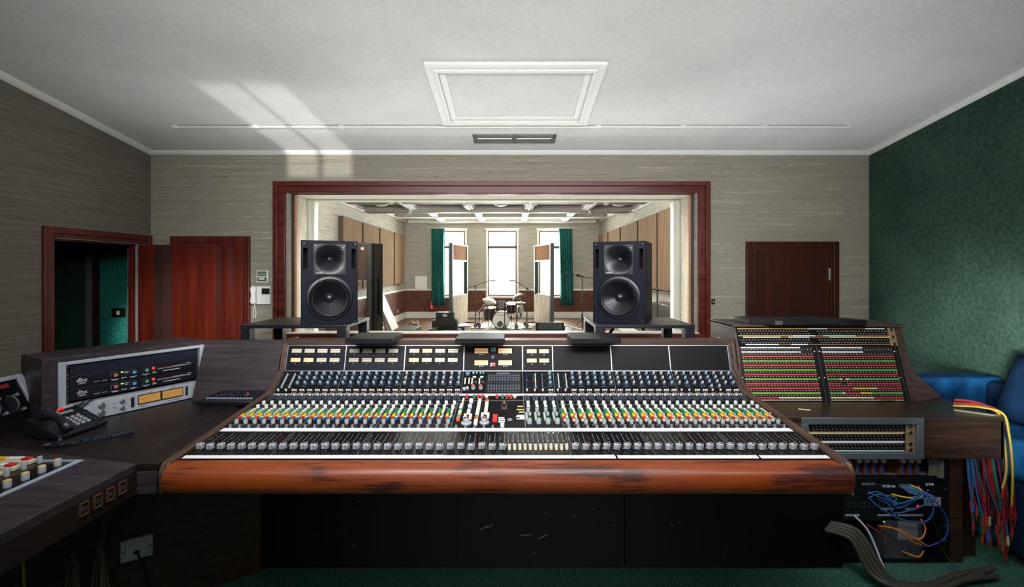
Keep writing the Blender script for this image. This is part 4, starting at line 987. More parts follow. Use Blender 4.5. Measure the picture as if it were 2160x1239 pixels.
# loose leads in the gap of the rack and a jack plugged in at its right
t = rl('black_leads', 'thin black leads draped in the gap of the silver rack', 'cable', .095)
for k in range(4):
    MB().tube(spline([(.02 + k * .01, -.036, .0 - .02 * (k % 2)), (.06 + k * .012, -.044, .012 + .004 * k), (.14, .03, .012), (.22 + .03 * k, .06, .008), (.40 + .04 * k, .09, .003)]), .0028, 5).build('lead', [blk_rubber], t, world=False)
t = thing('jack_lead', 'grey lead with black angled plug hanging in front of the silver unit', 'cable', tuple(RK @ Vector((.60, -.06, .0))), TH)
MB().tube(spline([(.05, .03, .135), (.045, -.0, .10), (.03, -.015, .06)]), .006, 8).build('lead', [mat('grey_lead', '#55585a', .5)], t, world=False)
MB().box(.008, .044, -.034, .008, .012, .062).build('plug', [dark_p], t, world=False, bevel=.004)
MB().box(.0, .020, -.03, -.012, .002, .022).build('tip', [alu], t, world=False)

# second rack, far left, with red displays and thumb wheels
t = thing('side_rack', 'black rack with red displays and thumbwheels at far left edge', 'rack', (-2.42, 2.47, DZT))
S2 = FR((-2.42, 2.47, DZT), (0, 1, 0), (-.137, 0, .25))
b = MB(); b.box(-.95, 0, 0, .285, -.10, -.03, 0, S2); b.build('case', [dark_p], t)
b = MB(); b.box(-.03, 0, 0, .285, -.03, .006, 0, S2); b.box(-.95, -.03, .262, .285, -.03, .006, 0, S2); b.build('frame', [alu_p], t, bevel=.002)
b = MB(); b.box(-.95, -.032, .005, .26, -.03, -.006, 0, S2); b.build('panel', [panel_blk], t)
for k in range(4):
    x = -.105 - k * .085
    b = MB(); b.box(x - .03, x + .022, .225, .250, -.006, .004, 0, S2); b.box(x - .026, x + .018, .229, .246, .003, .005, 1, S2); b.build('display', [dark_p, mat('red_window', '#6a1616', .25, emit='#8a1a16', es=.3)], t)
    b = MB(); b.cyl(S2 @ Vector((x - .02, .14, -.008)), S2 @ Vector((x + .0, .14, -.008)), .045, n=24, m=0); b.cyl(S2 @ Vector((x - .014, .14, -.008)), S2 @ Vector((x - .008, .14, -.008)), .0465, n=24, m=1); b.build('thumbwheel', [dark_p, mat('wheel_tyre', '#6e6a60', .5)], t)
    for z in (.18, .10): MB().cyl(S2 @ Vector((x + .028, z, -.006)), S2 @ Vector((x + .028, z, .012)), .009, n=10).build('knob', [mat('lead_knob', '#6f7784', .4)], t)
b = MB()
for z in (.16, .09): b.cyl(S2 @ Vector((-.006, z, -.0)), S2 @ Vector((-.006, z, .016)), .008, n=10)
b.build('thumb_screw', [dark_p], t)

# mixer sunk in the near wing
mx = thing('small_mixer', 'small mixer with yellow and white keys sunk in the near desk', 'mixer', (-2.05, 1.6, DZT))
MB().box(mx0, mx1 - .02, my0, my1, DZT - .04, DZT - .004).build('panel', [gloss], mx)
b = MB(); b.box(mx1 - .022, mx1 + .0, my0, my1, DZT - .02, DZT + .004); b.box(mx0, mx1 - .022, my1 - .008, my1, DZT - .02, DZT + .004); b.build('edge_strip', [mat('pale_strip', '#9aa4b0', .5)], mx)
Kyel = knob_mesh('km_yellow', .0125, .026, knob_gr, mat('yellow_cap', '#e2bb1e', .4), n=14); Ksil = knob_mesh('km_silver', .009, .026, knob_gr, knob_gr, n=12)
for i in range(9):
    y = 1.925 - i * .064
    inst(Kyel, 'rotary_knob', mx, Matrix.Translation((-1.845, y - .0, DZT - .004))); inst(Ksil, 'rotary_knob', mx, Matrix.Translation((-1.945, y + .028, DZT - .004)))
    b = MB(); b.box(-2.42, -1.965, y + .005, y + .036, DZT - .004, DZT + .012); b.build('key_bed', [cream_p], mx, bevel=.002)
    for k in range(7):
        x = -1.99 - k * .032; m_ = red_p if k == 0 else (white_p if k < 3 - (i % 2) else yellow_p)
        if i > 1 and k == 0: m_ = mat('maroon_key', '#8a2027', .4)
        b = MB(); b.prism([(x - .0145, y + .008), (x + .0145, y + .008), (x + .0145, y + .033), (x - .0145, y + .033)], 'z', DZT + .012, DZT + .021); b.build('key', [m_], mx, bevel=.0015)
b = MB(); b.prism([(-1.96, 1.655), (-1.925, 1.66), (-1.925, 1.675), (-1.96, 1.67)], 'z', DZT - .004, DZT + .012); b.build('key', [orange_p], mx)
b = MB()
for i in range(9): b.cyl((-1.80, 1.925 - i * .064, DZT - .004), (-1.80, 1.925 - i * .064, DZT - .002), .003, n=6)
b.build('screw_heads', [steel], mx, kind='stuff')

# telephone
t = thing('telephone', 'black office telephone with handset on the corner desk', 'telephone', (-2.085, 2.185, DZT), R(84))
b = MB(); prof = [(0, .004), (0, .022), (.02, .030), (.175, .096), (.19, .092), (.19, .03), (.10, .004)]
b.prism(prof, 'x', 0, .235); b.build('body', [mat('phone_black', '#121318', .38)], t, world=False, bevel=.005)
ph = FR((0, .02, .030), (1, 0, 0), (0, .155, .066))
b = MB(); pts = [(.034, .150 - .17 * k / 10 - .005, .022 + .026 * math.sin(math.pi * k / 10)) for k in range(11)]
b.tube([ph @ Vector(p) for p in pts], [.016, .026, .026, .019, .017, .017, .017, .019, .026, .027, .017], n=12); b.build('handset', [mat('handset_black', '#15171d', .3)], t, world=False)
for r_ in range(4):
    for c in range(3):
        b = MB(); p = ph @ Vector((.118 + c * .027, .024 + r_ * .021, 0)); q = ph @ Vector((.118 + c * .027, .024 + r_ * .021, .006)); b.cyl(p, q, .0095, .0085, 12); b.build('key', [mat('phone_key', '#8d9198', .4)], t, world=False)
for r_ in range(4):
    for c in (0, 1):
        b = MB(); x = .088 if c == 0 else .205; b.box(x - .007, x + .007, .024 + r_ * .021 - .003, .024 + r_ * .021 + .003, 0, .004, 0, ph); b.build('function_key', [slate_p], t, world=False)
b = MB(); b.box(.105, .185, .128, .142, 0, .004, 0, ph); b.build('display', [mat('phone_lcd', '#868a8e', .3)], t, world=False)
for x in (.1, .125): b = MB(); b.cyl(ph @ Vector((x, .152, 0)), ph @ Vector((x, .152, .004)), .006, n=10); b.build('function_key', [mat('phone_key', '#8d9198', .4)], t, world=False)
b = MB(); b.box(.135, .165, .164, .171, .0, .008, 0, ph); b.build('message_lamp', [mat('lamp_red', '#ff2a20', .4, emit='#ff1c14', es=1.3)], t, world=False, bevel=.002)
def coil(name, pts, r, R0, parent, m, turns):
    pts = spline(pts, 12); n = len(pts); out = []; N = int(turns * 9)
    for i in range(N + 1):
        u = i / N * (n - 1); k = min(int(u), n - 2); p = pts[k].lerp(pts[k + 1], u - k); d = (pts[k + 1] - pts[k]).normalized()
        s_ = d.cross(Vector((0, 0, 1))).normalized(); v = s_.cross(d); a = 2 * math.pi * i / 9; out.append(p + s_ * R0 * math.cos(a) + v * R0 * math.sin(a))
    return MB().tube(out, r, n=4).build(name, m, parent)
t = thing('coiled_cord', 'coiled black telephone cord lying on the corner desk', 'cord', (-2.0, 2.15, DZT))
coil('coil', [(-2.06, 2.16, .845), (-2.02, 2.13, .842), (-1.95, 2.19, .842), (-1.86, 2.255, .842), (-1.82, 2.275, .842)], 0.0021, .0078, t, [mat('cord_black', '#222637', .35)], 36)
coil('coil', [(-1.815, 2.272, .842), (-1.86, 2.235, .842), (-1.93, 2.165, .842), (-2.0, 2.11, .842), (-2.07, 2.10, .842)], 0.0021, .0078, t, [mat('cord_black', '#222637', .35)], 38)

# desktop remote controller
t = thing('remote_controller', 'flat black remote controller with a row of keys beside the console', 'controller', (-1.63, 2.8, DZT))
RC = FR((-1.80, 2.70, DZT + .018), (1, -.02, 0), (0, .24, .024))
b = MB(); b.prism([(0, 0), (.335, 0), (.30, .235), (.05, .235)], 'z', 0, .026, 0, RC); b.build('body', [mat('remote_black', '#14161d', .4)], t, bevel=.006)
b = MB(); b.box(.06, .29, .205, .232, .022, .034, 0, RC); b.build('display_hood', [dark_p], t, bevel=.004)
for k in range(14): b = MB(); b.box(.036 + k * .0195, .049 + k * .0195, .035, .047, .026, .031, 0, RC); b.build('key', [mat('remote_key', '#8793a8', .4)], t)
b = MB(); b.cyl(RC @ Vector((.17, .125, .026)), RC @ Vector((.17, .125, .042)), .014, n=16); b.build('dial', [dark_p], t)
b = MB(); b.cyl(RC @ Vector((.275, .13, .026)), RC @ Vector((.275, .13, .036)), .008, n=12); b.build('dial', [dark_p], t)
b = MB()
for x, y in ((.06, .08), (.075, .105), (.095, .105), (.12, .12), (.145, .09), (.225, .11), (.235, .10), (.225, .095)): b.box(x, x + .014, y, y + .004, .026, .0265, 0, RC)
b.box(.222, .228, .128, .134, .026, .027, 1, RC); b.build('panel_lettering', [print_g, led_r], t, kind='stuff')
b = MB(); b.box(-1.745, -1.575, 2.705, 2.90, DZT, DZT + .02); b.build('foot', [mat('remote_black', '#14161d', .4)], t, bevel=.002)

# wall plate and cables under the desk
t = thing('network_outlet', 'white outlet plate under the desk with a plugged lead', 'outlet', (-1.765, 2.232, .31))
NP = FR((-1.765, 2.231, .313), (.79, .61, 0), (0, 0, 1))          # local z points out of the panel
pw_m = mat('plate_white', '#a9a9a4', .5)
b = MB(); b.box(-.060, .060, -.046, .052, -.002, .022, 0, NP); b.build('back_box', [pw_m], t, bevel=.004)
b = MB(); b.box(-.042, .046, -.036, .036, .022, .029, 0, NP); b.build('plate', [pw_m], t, bevel=.005)
b = MB(); b.box(-.012, .010, -.016, .0, .0285, .031, 0, NP); b.build('port', [void], t)
b = MB()
for x in (-.05, .052): b.cyl(NP @ Vector((x, .004, .022)), NP @ Vector((x, .004, .025)), .004, n=8)
b.build('screw_heads', [dark_p], t)
MB().tube(spline([NP @ Vector((0, -.008, .032)), NP @ Vector((.012, -.03, .06)), NP @ Vector((.03, -.09, .06)), NP @ Vector((.05, -.2, .03)), NP @ Vector((.1, -.30, .03))]), .004, 6).build('lead', [blk_rubber], t)
tan = mat('tan_cable', '#4a3f32', .7)
for k, (bx_, y, n) in enumerate(((-1.83, 1.98, 14), (-1.755, 2.02, 12))):
    t = thing('cable_bundle', ('tied bundle of tan cables under the desk, nearer the camera', 'tied bundle of tan cables under the desk, nearer the outlet plate')[k], 'cable bundle', (bx_, y, .0))
    for i in range(n):
        a = random.uniform(-1, 1); q = random.uniform(-1, 1)
        MB().tube(spline([(bx_ + .05 * a, y + .03 * q, .64 + .04 * q), (bx_ + .03 * a, y + .02 * q, .54), (bx_ + .010 * a, y + .01 * q, .44), (bx_ + .014 * a, y + .01 * q, .40), (bx_ + .03 * a, y + .03 * q, .22), (bx_ + .05 * a, y + .04 * q, .012)], 5), .0035, 4).build('lead', [tan], t)
    MB().lathe([(.016, -.01), (.019, 0), (.016, .01)], 12, Matrix.Translation((bx_, y, .43)), close=False).build('tie', [dark_p], t)
t = thing('loose_lead', 'thin black lead sagging below the desk edge', 'cable', (-1.6, 1.9, .5))
MB().tube(spline([(-1.94, 1.90, .50), (-1.80, 1.90, .50), (-1.66, 1.92, .56), (-1.56, 1.96, .66), (-1.50, 2.0, .70)]), .0035, 6).build('lead', [blk_rubber], t)
t = thing('yellow_lead', 'yellow lead hanging down at the bottom left corner', 'cable', (-1.79, 1.75, 0))
MB().tube(spline([(-1.80, 1.74, .70), (-1.795, 1.745, .45), (-1.785, 1.75, .2), (-1.775, 1.755, .006)]), .004, 6).build('lead', [mat('dull_yellow_lead', '#a38a24', .5)], t)
# ------------------------------------------------------------------ patchbay desk on the right
pb = thing('patchbay_desk', 'dark oak patchbay desk with sloping jack field right of the console', 'desk', (2.0, 2.8, 0))
PB = PL(2.855, .826, 2.991, 1.265)
xl0, xl1, xr0, xr1 = 1.422, 1.866, 1.922, 2.362
MB().prism([(2.855, .80), (2.855, .826), (2.991, 1.262), (3.30, 1.262), (3.30, .80)], 'x', 1.402, 2.40).build('carcass', [panel_blk], pb)
MB().prism([(2.80, .60), (2.93, 1.16), (2.978, 1.275), (3.31, 1.275), (3.31, .60)], 'x', 1.386, 1.402).build('side_panel', [walnut_v], pb, bevel=.003)
b = MB(); f = [(2.40, 2.853, .826), (2.665, 2.93, .832), (2.50, 2.955, .984), (2.445, 2.985, 1.276), (2.40, 2.985, 1.276)]; g = [(x, 3.31, z) for x, y, z in f]
b.v = [Vector(p) for p in f + g]; n = 5; b.face(range(n)); b.face(range(n, 2 * n))
for i in range(n): b.face((i, (i + 1) % n, n + (i + 1) % n, n + i))
b.build('side_panel', [walnut], pb)
MB().box(1.386, 2.46, 2.965, 3.31, 1.262, 1.277).build('top_board', [walnut], pb, bevel=.002)
MB().box(1.402, 2.65, 2.55, 2.99, .805, .828).build('desktop', [mat('desk_brown', '#2a211c', .35)], pb, bevel=.002)
fx0_, fx1_ = 1.556, 2.214                             # front box with the jack opening
b = MB(); z0, z1 = .601, .805
b.box(1.402, fx0_, 2.555, 2.58, z0, z1); b.build('front_board', [oak_dark], pb, bevel=.002); b = MB(); b.box(fx1_, 2.65, 2.555, 2.58, z0, z1); b.build('front_board', [oak_dark], pb, bevel=.002)
MB().box(1.402, 2.65, 2.58, 2.99, .601, .612).build('bottom_board', [oak_dark], pb)
MB().box(2.634, 2.656, 2.555, 2.99, .60, .826).build('end_board', [black], pb, bevel=.002)
b = MB()
for (x0, x1, za, zb) in ((fx0_, fx1_, .79, .826), (fx0_, fx1_, .603, .635), (fx0_, fx0_ + .035, .635, .79), (fx1_ - .035, fx1_, .635, .79)): b.box(x0, x1, 2.545, 2.575, za, zb)
b.build('frame', [mat('zinc_frame', '#6d747a', .45, .6)], pb, bevel=.002)
b = MB(); b.box(fx1_ - .085, fx1_ - .035, 2.566, 2.572, .635, .79); b.box(fx0_ + .035, fx0_ + .052, 2.566, 2.572, .635, .79)
for z in (.65, .683, .742, .778): b.cyl((fx1_ - .062, 2.566, z), (fx1_ - .062, 2.556, z), .009, n=10, m=1)
b.build('rack_ears', [mat('old_brass_ear', '#8b7653', .5, .4), steel], pb)
MB().box(fx0_ + .05, fx1_ - .05, 2.575, 2.60, .63, .80).build('backing', [void], pb)
def jmesh(n, pitch, r=.0046):
    b = MB()
    for k in range(n):
        M = Matrix.Translation((k * pitch, 0, 0)); b.lathe([(r, 0), (r, .005), (r * .62, .0058), (r * .5, .001), (1e-6, .001)], 8, M, 0, [0, 0, 0, 1], close=False)
    return b
J24 = jmesh(24, (xl1 - xl0 - .02) / 23).mesh('jack_row_mesh', [mat('jack_nickel', '#a39c8f', .3, .85), void])
tr, tg = mat('red_tape', '#c8373a', .55), mat('green_tape', '#79a832', .55); tg2 = mat('green_tape_deep', '#4f9a35', .55); tr2 = mat('red_tape_deep', '#b3242e', .55)
LW, LD, LY, LC = tape_w, mat('black_tape', '#1c2026', .5), mat('yellow_tape', '#d9ad28', .55), tape_c
rows = []
left = [[(0, .83, LW), (.83, 1, LD)]] * 2 + [[(0, 1, tr)], [(0, 1, tg)]] * 3 + [[(0, 1, tr)], [(0, 1, tr)], [(0, 1, tg)], [(0, .42, tr2), (.42, 1, LC)]]
right = [[(0, .58, LW), (.58, 1, LD)]] * 2 + [[(0, 1, tr2)], [(0, 1, tg2)]] * 2 + [[(0, 1, tr2)], [(0, .17, tg2), (.17, .21, LC), (.21, .25, LD), (.25, .30, LC), (.30, 1, tg2)], [(0, .18, tr2), (.18, .25, LD), (.25, 1, tr2)],
    [(0, .33, tr2), (.33, .58, LY), (.58, .67, LC), (.67, 1, tr2)], [(0, .17, tg2), (.17, .21, LC), (.21, .42, tr2), (.42, .58, LY), (.58, 1, tg2)], [(0, .59, LC), (.59, 1, tr2)]]
def prow(pl, x0, x1, s, segs, par, h=.0086):
    for a, c, m_ in segs:
        b = MB(); xa, xb = x0 + (x1 - x0) * a, x0 + (x1 - x0) * c; pbox(b, pl, xa + .0004, xb - .0004, s - h / 2, s + h / 2, 0, .005)
        b.build('label_strip', [m_], par)
for col, (x0, x1, tab) in enumerate(((xl0, xl1, left), (xr0, xr1, right))):
    pn = MB(); pbox(pn, PB, x0 - .022, x1 + .022, .004, .334, -.004, .002); pp = pn.build('jack_panel', [mat('jack_panel_black', '#0e0f10', .4)], pb, bevel=.001)
    for i in range(12):
        s = .325 - .0274 * i; prow(PB, x0, x1, s, tab[i], pp)
        o = inst(J24, 'jack_row', pp, PB.M(x0 + .010, s - .0134, .002)); o['kind'] = 'stuff'
    b = MB()
    for i in range(12):
        s = .325 - .0274 * i
        for k in range(7): pbox(b, PB, x0 + .03 + k * .0635, x0 + .034 + k * .0635, s - .002, s + .002, .005, .0056)
        for k in range(24): x = x0 + .009 + k * (x1 - x0 - .02) / 23; pbox(b, PB, x, x + .0012, s - .0016, s + .0016, .005, .0054)
    b.build('strip_marks', [mat('strip_ink', '#6b4a40', .6)], pp, kind='stuff')
    prow(PB, x0, x1, .0085, [(0, 1, LC)] if col == 0 else [(0, .68, LC), (.70, .85, tg2), (.86, 1, LC)], pp, .004)
    b = MB()
    for x in (x0 - .013, x1 + .012):
        for s in (.30, .14): b.lathe([(.0065, .002), (.006, .006), (.003, .008), (1e-6, .008)], 10, PB.M(x, s), close=False)
    b.build('dome_bolt', [steel], pp)
b = MB(); pbox(b, PB, 1.8935, 1.8955, .0, .338, 0, .0026); pbox(b, PB, 2.386, 2.3875, 0, .338, 0, .0026); b.build('seam_line', [alu], pb)
# the two long jack strips above
ub = thing('long_jack_strip', 'pair of long black jack strips above the coloured patch rows', 'patch panel', (1.9, 2.98, 1.2))
b = MB(); pbox(b, PB, 1.408, 2.37, .340, .452, 0, .006); b.build('panel', [panel_blk], ub)
b = MB(); pbox(b, PB, 2.355, 2.40, .335, .452, .006, .008); b.build('bracket', [mat('old_brass_ear', '#8b7653', .5, .4)], ub)
b = MB()
for s in (.435, .39, .345): b.cyl(PB.at(2.375, s, .008), PB.at(2.375, s, .018), .009, n=10)
b.build('screw_heads', [steel], ub)
for s, segs in ((.4425, [(0, .33, tape_y), (.33, .47, tape_y), (.47, .60, tape_w), (.60, .85, tape_b), (.85, .98, tape_w)]), (.398, [(0, .36, tape_y), (.36, .51, tape_w), (.51, .56, tape_b), (.56, .78, mat('mint_tape', '#a9c2b4', .6)), (.78, 1, tape_b)]),
                (.389, [(.03, .28, tape_w), (.28, .33, tape_b), (.33, .47, tape_w), (.47, .60, tape_b), (.60, 1, mat('pale_gold_tape', '#cdb97a', .6))]), (.3435, [(.04, .26, tape_w), (.26, .34, tape_b), (.34, .45, tape_w), (.45, 1, tape_b)])):
    for a, c, m_ in segs:
        b = MB(); pbox(b, PB, 1.415 + .945 * a, 1.415 + .945 * c - .0008, s - .0032, s + .0032, .006, .009); b.build('label_strip', [m_], ub)
for s in (.426, .4095, .372, .356):
    for x in (1.428 + (.008 if s in (.4095, .356) else 0), 1.918 + (.008 if s in (.4095, .356) else 0)): o = inst(J24, 'jack_row', ub, PB.M(x, s, .006)); o['kind'] = 'stuff'
# jack strips in the front box
for k, z in enumerate((.764, .714, .664)):
    t = thing('front_jack_strip', ('black jack strip in the desk front, uppermost of three', 'black jack strip in the desk front, middle of three', 'black jack strip in the desk front, lowest of three')[k], 'patch panel', (1.88, 2.57, z), 0, 'jack strips in the desk front')
    MB().box(fx0_ + .052, fx1_ - .086, 2.566, 2.574, z - .017, z + .018).build('panel', [panel_blk], t)
    Mj = FR((1.625, 2.566, z + .010), (1, 0, 0), (0, 0, 1))
    for q in (0, 1): o = inst(J24, 'jack_row', t, Mj @ Matrix.Translation((0.006 * q, -.017 * q, 0)) @ Matrix.Scale(1.13, 4, (1, 0, 0))); o['kind'] = 'stuff'
    b = MB(); b.box(1.61, 2.115, 2.562, 2.566, z + .0195, z + .0245); b.build('label_strip', [tape_w], t)
    if k < 2: b = MB(); b.box(1.60, 2.12, 2.561, 2.566, z - .0245, z - .019); b.build('label_strip', [tape_y if k == 0 else tape_w], t)
    else: b = MB(); b.box(1.60, 2.12, 2.561, 2.566, z - .025, z - .019); b.build('label_strip', [mat('mint_tape', '#a9c2b4', .6)], t)
t = thing('tape_scrap', 'torn scrap of cream tape stuck on the patchbay desktop', 'tape', (1.60, 2.68, .8285))
MB().prism([(1.625, 2.69), (1.66, 2.672), (1.685, 2.672), (1.687, 2.69), (1.66, 2.695), (1.64, 2.712)], 'z', .8285, .8295).build('tape', [tape_c], t)
t = thing('label_card', 'pale folded card at the right end of the patchbay desktop', 'card', (2.55, 2.6, .8285))
MB().prism([(2.49, 2.67), (2.61, 2.575), (2.645, 2.58), (2.53, 2.675)], 'z', .8285, .832).build('card', [mat('pale_card', '#8f8d7a', .6)], t)
t = thing('long_board', 'long black board lying on top of the patchbay cabinet', 'board', (1.85, 3.0, 1.278))
MB().prism([(1.62, 2.93), (2.20, 2.935), (2.20, 3.06), (2.03, 3.2), (1.50, 3.2), (1.50, 3.0)], 'z', 1.278, 1.308).build('board', [black_box], t, bevel=.002)
MB().box(1.625, 1.672, 2.927, 2.931, 1.280, 1.306).build('tape', [mat('dull_grey_tape', '#4a4d4f', .5)], t)

# rack of devices under the patchbay desk
RY = 2.62
rk2 = thing('equipment_rack', 'black equipment rack under the patchbay desk', 'rack', (2.1, RY, 0))
b = MB(); b.box(2.372, 2.402, RY - .01, RY + .3, .02, .60); b.box(1.80, 1.83, RY - .01, RY + .3, .02, .60); b.box(1.80, 2.402, RY + .28, RY + .3, .02, .60); b.box(1.80, 2.402, RY, RY + .3, 0, .02); b.build('frame', [mat('rack_black', '#15171a', .35, .3)], rk2)
b = MB()
for z in (.55, .41, .21, .13): b.cyl((2.387, RY - .01, z), (2.387, RY - .016, z), .007, n=10)
b.build('screw_heads', [steel], rk2)
MB().box(2.42, 2.49, RY, RY + .07, 0, .60).build('leg', [oak_dark], pb, bevel=.002)
MB().box(2.49, 2.62, RY + .06, RY + .08, 0, .60).build('leg_panel', [oak_dark], pb)
t = thing('card_cage', 'metal card cage with blue and copper circuit cards', 'rack unit', (2.1, RY, .478))
b = MB(); b.box(1.83, 2.37, RY + .02, RY + .2, .478, .484); b.box(1.83, 2.37, RY + .18, RY + .2, .484, .575); b.box(2.30, 2.37, RY - .004, RY + .0, .484, .575); b.box(2.345, 2.37, RY - .02, RY, .478, .575); b.build('cage', [mat('cage_metal', '#7d7a72', .45, .4)], t)
for px in (1812, 1829, 1846, 1864, 1905, 1922, 1938):
    x = (px - CX) / F * RY
    b = MB(); b.box(x - .016, x - .010, RY, RY + .15, .486, .560, 0); b.box(x - .008, x + .006, RY + .004, RY + .15, .488, .552, 1); b.prism([(x - .012, .558), (x + .008, .553), (x + .012, .572), (x - .012, .574)], 'y', RY - .004, RY + .02, 2); b.build('circuit_card', [mat('copper_card', '#7a4526', .5), mat('card_blue', '#1f4796', .5), cream_p], t)
t = thing('distributor_unit', 'black rack unit with blue network leads plugged into its centre', 'rack unit', (2.1, RY, .372))
MB().box(1.83, 2.37, RY - .004, RY + .22, .372, .474).build('case', [mat('dist_black', '#0c0d0f', .38)], t, bevel=.001)
text('AVIOM', 'lettering', .022, FR((1.965, RY - .0045, .437), (1, 0, 0), (0, 0, 1)), print_g, t, .0004, sx=1.1)
text('D400', 'lettering', .020, FR((2.305, RY - .0045, .436), (1, 0, 0), (0, 0, 1)), print_w, t, .0004)
b = MB(); b.box(2.135, 2.205, RY - .010, RY - .004, .420, .438); b.build('port_block', [mat('port_grey', '#55585a', .5)], t)
b = MB(); b.box(2.045, 2.06, RY - .0048, RY - .004, .421, .431); b.box(2.066, 2.088, RY - .0048, RY - .004, .420, .431); b.box(2.094, 2.115, RY - .0048, RY - .004, .420, .431); b.build('labels', [mat('pale_blue_label', '#8fa3b5', .5)], t, kind='stuff')
b = MB()
for z in (.415, .425): b.box(2.244, 2.248, RY - .0052, RY - .004, z, z + .004)
b.build('indicator', [led_r], t)
b = MB()
for k in range(10): b.box(2.012 + k * .008, 2.017 + k * .008, RY - .0048, RY - .004, .434, .436)
b.box(2.29, 2.30, RY - .0048, RY - .004, .40, .408); b.build('panel_lettering', [print_g], t, kind='stuff')
t = thing('splitter_unit', 'black rack unit with a small silver plate at its right end', 'rack unit', (2.1, RY, .29))
MB().box(1.83, 2.37, RY - .002, RY + .22, .290, .368).build('case', [mat('dist_black', '#0c0d0f', .38)], t, bevel=.001)
b = MB(); b.box(2.272, 2.364, RY - .008, RY - .002, .318, .366); pl = b.build('plate', [mat('plate_silver', '#a9aaa8', .4, .4)], t, bevel=.001)
text('AN-16/i v.3', 'lettering', .015, FR((2.318, RY - .0085, .343), (1, 0, 0), (0, 0, 1)), dark_p, pl, .0004)
b = MB()
for k in range(14):
    for z in (.332, .312): b.cyl((1.86 + k * .028, RY - .002, z), (1.86 + k * .028, RY - .006, z), .007, n=8)
b.build('sockets', [dark_p], t, kind='stuff')
b = MB()
for x0, x1, z0, z1 in ((2.035, 2.11, .295, .307), (2.17, 2.225, .295, .307)): b.box(x0, x1, RY - .0035, RY - .002, z0, z1)
b.build('label_tape', [mat('dim_tape', '#8d95a8', .6)], t)
b = MB(); b.box(2.236, 2.243, RY - .005, RY - .002, .314, .321); b.build('indicator', [led_r], t)
t = thing('patch_unit', 'black rack panel with long white label tapes', 'rack unit', (2.1, RY, .24))
MB().box(1.83, 2.37, RY - .0, RY + .22, .235, .286).build('case', [mat('dist_black', '#0c0d0f', .38)], t, bevel=.001)
for x0, x1 in ((1.84, 1.92), (2.02, 2.12), (2.13, 2.27)): MB().box(x0, x1, RY - .0016, RY, .260, .270).build('label_tape', [mat('dim_tape', '#8d95a8', .6)], t)
t = thing('power_supply', 'grey power supply with a paper label low in the rack', 'power supply', (2.2, RY + .02, .02))
MB().box(2.06, 2.27, RY + .0, RY + .2, .021, .235).build('case', [mat('psu_grey', '#3c3e45', .5)], t, bevel=.004)
MB().box(2.13, 2.24, RY - .002, RY + .0, .13, .23).build('label', [mat('paper_label', '#6a6d76', .6)], t)
MB().box(2.055, 2.058, RY - .002, RY + .004, .224, .23).build('indicator', [led_g], t)
ORD = ['first', 'second', 'third', 'fourth', 'fifth', 'sixth', 'seventh', 'eighth', 'ninth', 'tenth', 'eleventh', 'twelfth', 'thirteenth', 'fourteenth', 'fifteenth']
CNT = {}
def cable(name, lab, pts, r, m_, grp=None, n=6):
    t = thing(name, lab, 'cable', tuple(Vector(pts[-1])), 0, grp); MB().tube(spline(pts, 8), r, n).build('lead', [m_], t); return t
netb = mat('blue_lead', '#1f5288', .45); netd = mat('deep_blue_lead', '#2440a0', .45); oran = mat('orange_lead', '#b56a1c', .5)
for k in range(7):
    x = 2.14 + k * .009
    a = random.uniform; dr = .30 + .07 * a(0, 1); xe = 2.06 + .07 * a(-1, 1)
    t = cable('network_lead', 'blue network lead looping from the black rack unit, %s from the left' % ORD[k], [(x, RY - .012, .43), (x + .015 + .006 * k, RY - .05 - .01 * k, .412), (x + .045 - .012 * k + .02 * a(-1, 1), RY - .06 - .006 * k, dr + .05), (x - .02 - .018 * k, RY - .055, dr + .01 * a(-1, 1)), (xe, RY - .03, dr + .03 + .02 * a(-1, 1)), (xe - .05, RY - .01, dr + .06 * a(.3, 1))], .0034, netb, 'blue network leads')
cable('network_lead', 'long blue network lead reaching the lowest of the loops', [(2.19, RY - .012, .43), (2.26, RY - .06, .38), (2.27, RY - .06, .30), (2.22, RY - .05, .25), (2.10, RY - .045, .27), (2.0, RY - .03, .33), (1.96, RY - .01, .37)], .0042, netb)
cable('network_lead', 'deep blue lead hanging in a wide loop at rack right side', [(2.22, RY - .012, .425), (2.30, RY - .05, .36), (2.36, RY - .05, .26), (2.35, RY - .05, .17), (2.28, RY - .04, .12), (2.24, RY - .01, .10)], .0036, netd)
cable('network_lead', 'short yellow lead plugged beside the blue network leads', [(2.195, RY - .012, .435), (2.215, RY - .05, .43), (2.215, RY - .06, .40), (2.15, RY - .05, .385), (2.08, RY - .02, .39)], .0045, mat('yellow_lead', '#b8aa22', .5))
for k, pts in enumerate(([(2.02, RY - .01, .21), (2.06, RY - .06, .225), (2.14, RY - .06, .19), (2.24, RY - .05, .13), (2.30, RY - .01, .10)], [(2.03, RY - .01, .20), (2.08, RY - .07, .22), (2.15, RY - .07, .16), (2.22, RY - .05, .13), (2.26, RY - .01, .12)],
                         [(2.25, RY - .01, .25), (2.25, RY - .04, .21), (2.21, RY - .06, .17), (2.18, RY - .04, .16)], [(2.15, RY - .01, .07), (2.20, RY - .05, .065), (2.25, RY - .03, .085)])):
    cable('orange_lead', ('orange lead in the rack, topmost long strand', 'orange lead in the rack, second long strand', 'short orange lead hanging right of the power supply label', 'orange lead in the rack, lowest strand')[k], pts, .0042, oran)
cable('red_lead', 'dark red lead curling left of the power supply', [(1.95, RY - .01, .22), (2.0, RY - .05, .19), (2.04, RY - .05, .14), (2.03, RY - .02, .09)], .004, mat('dark_red_lead', '#6e1c18', .5))

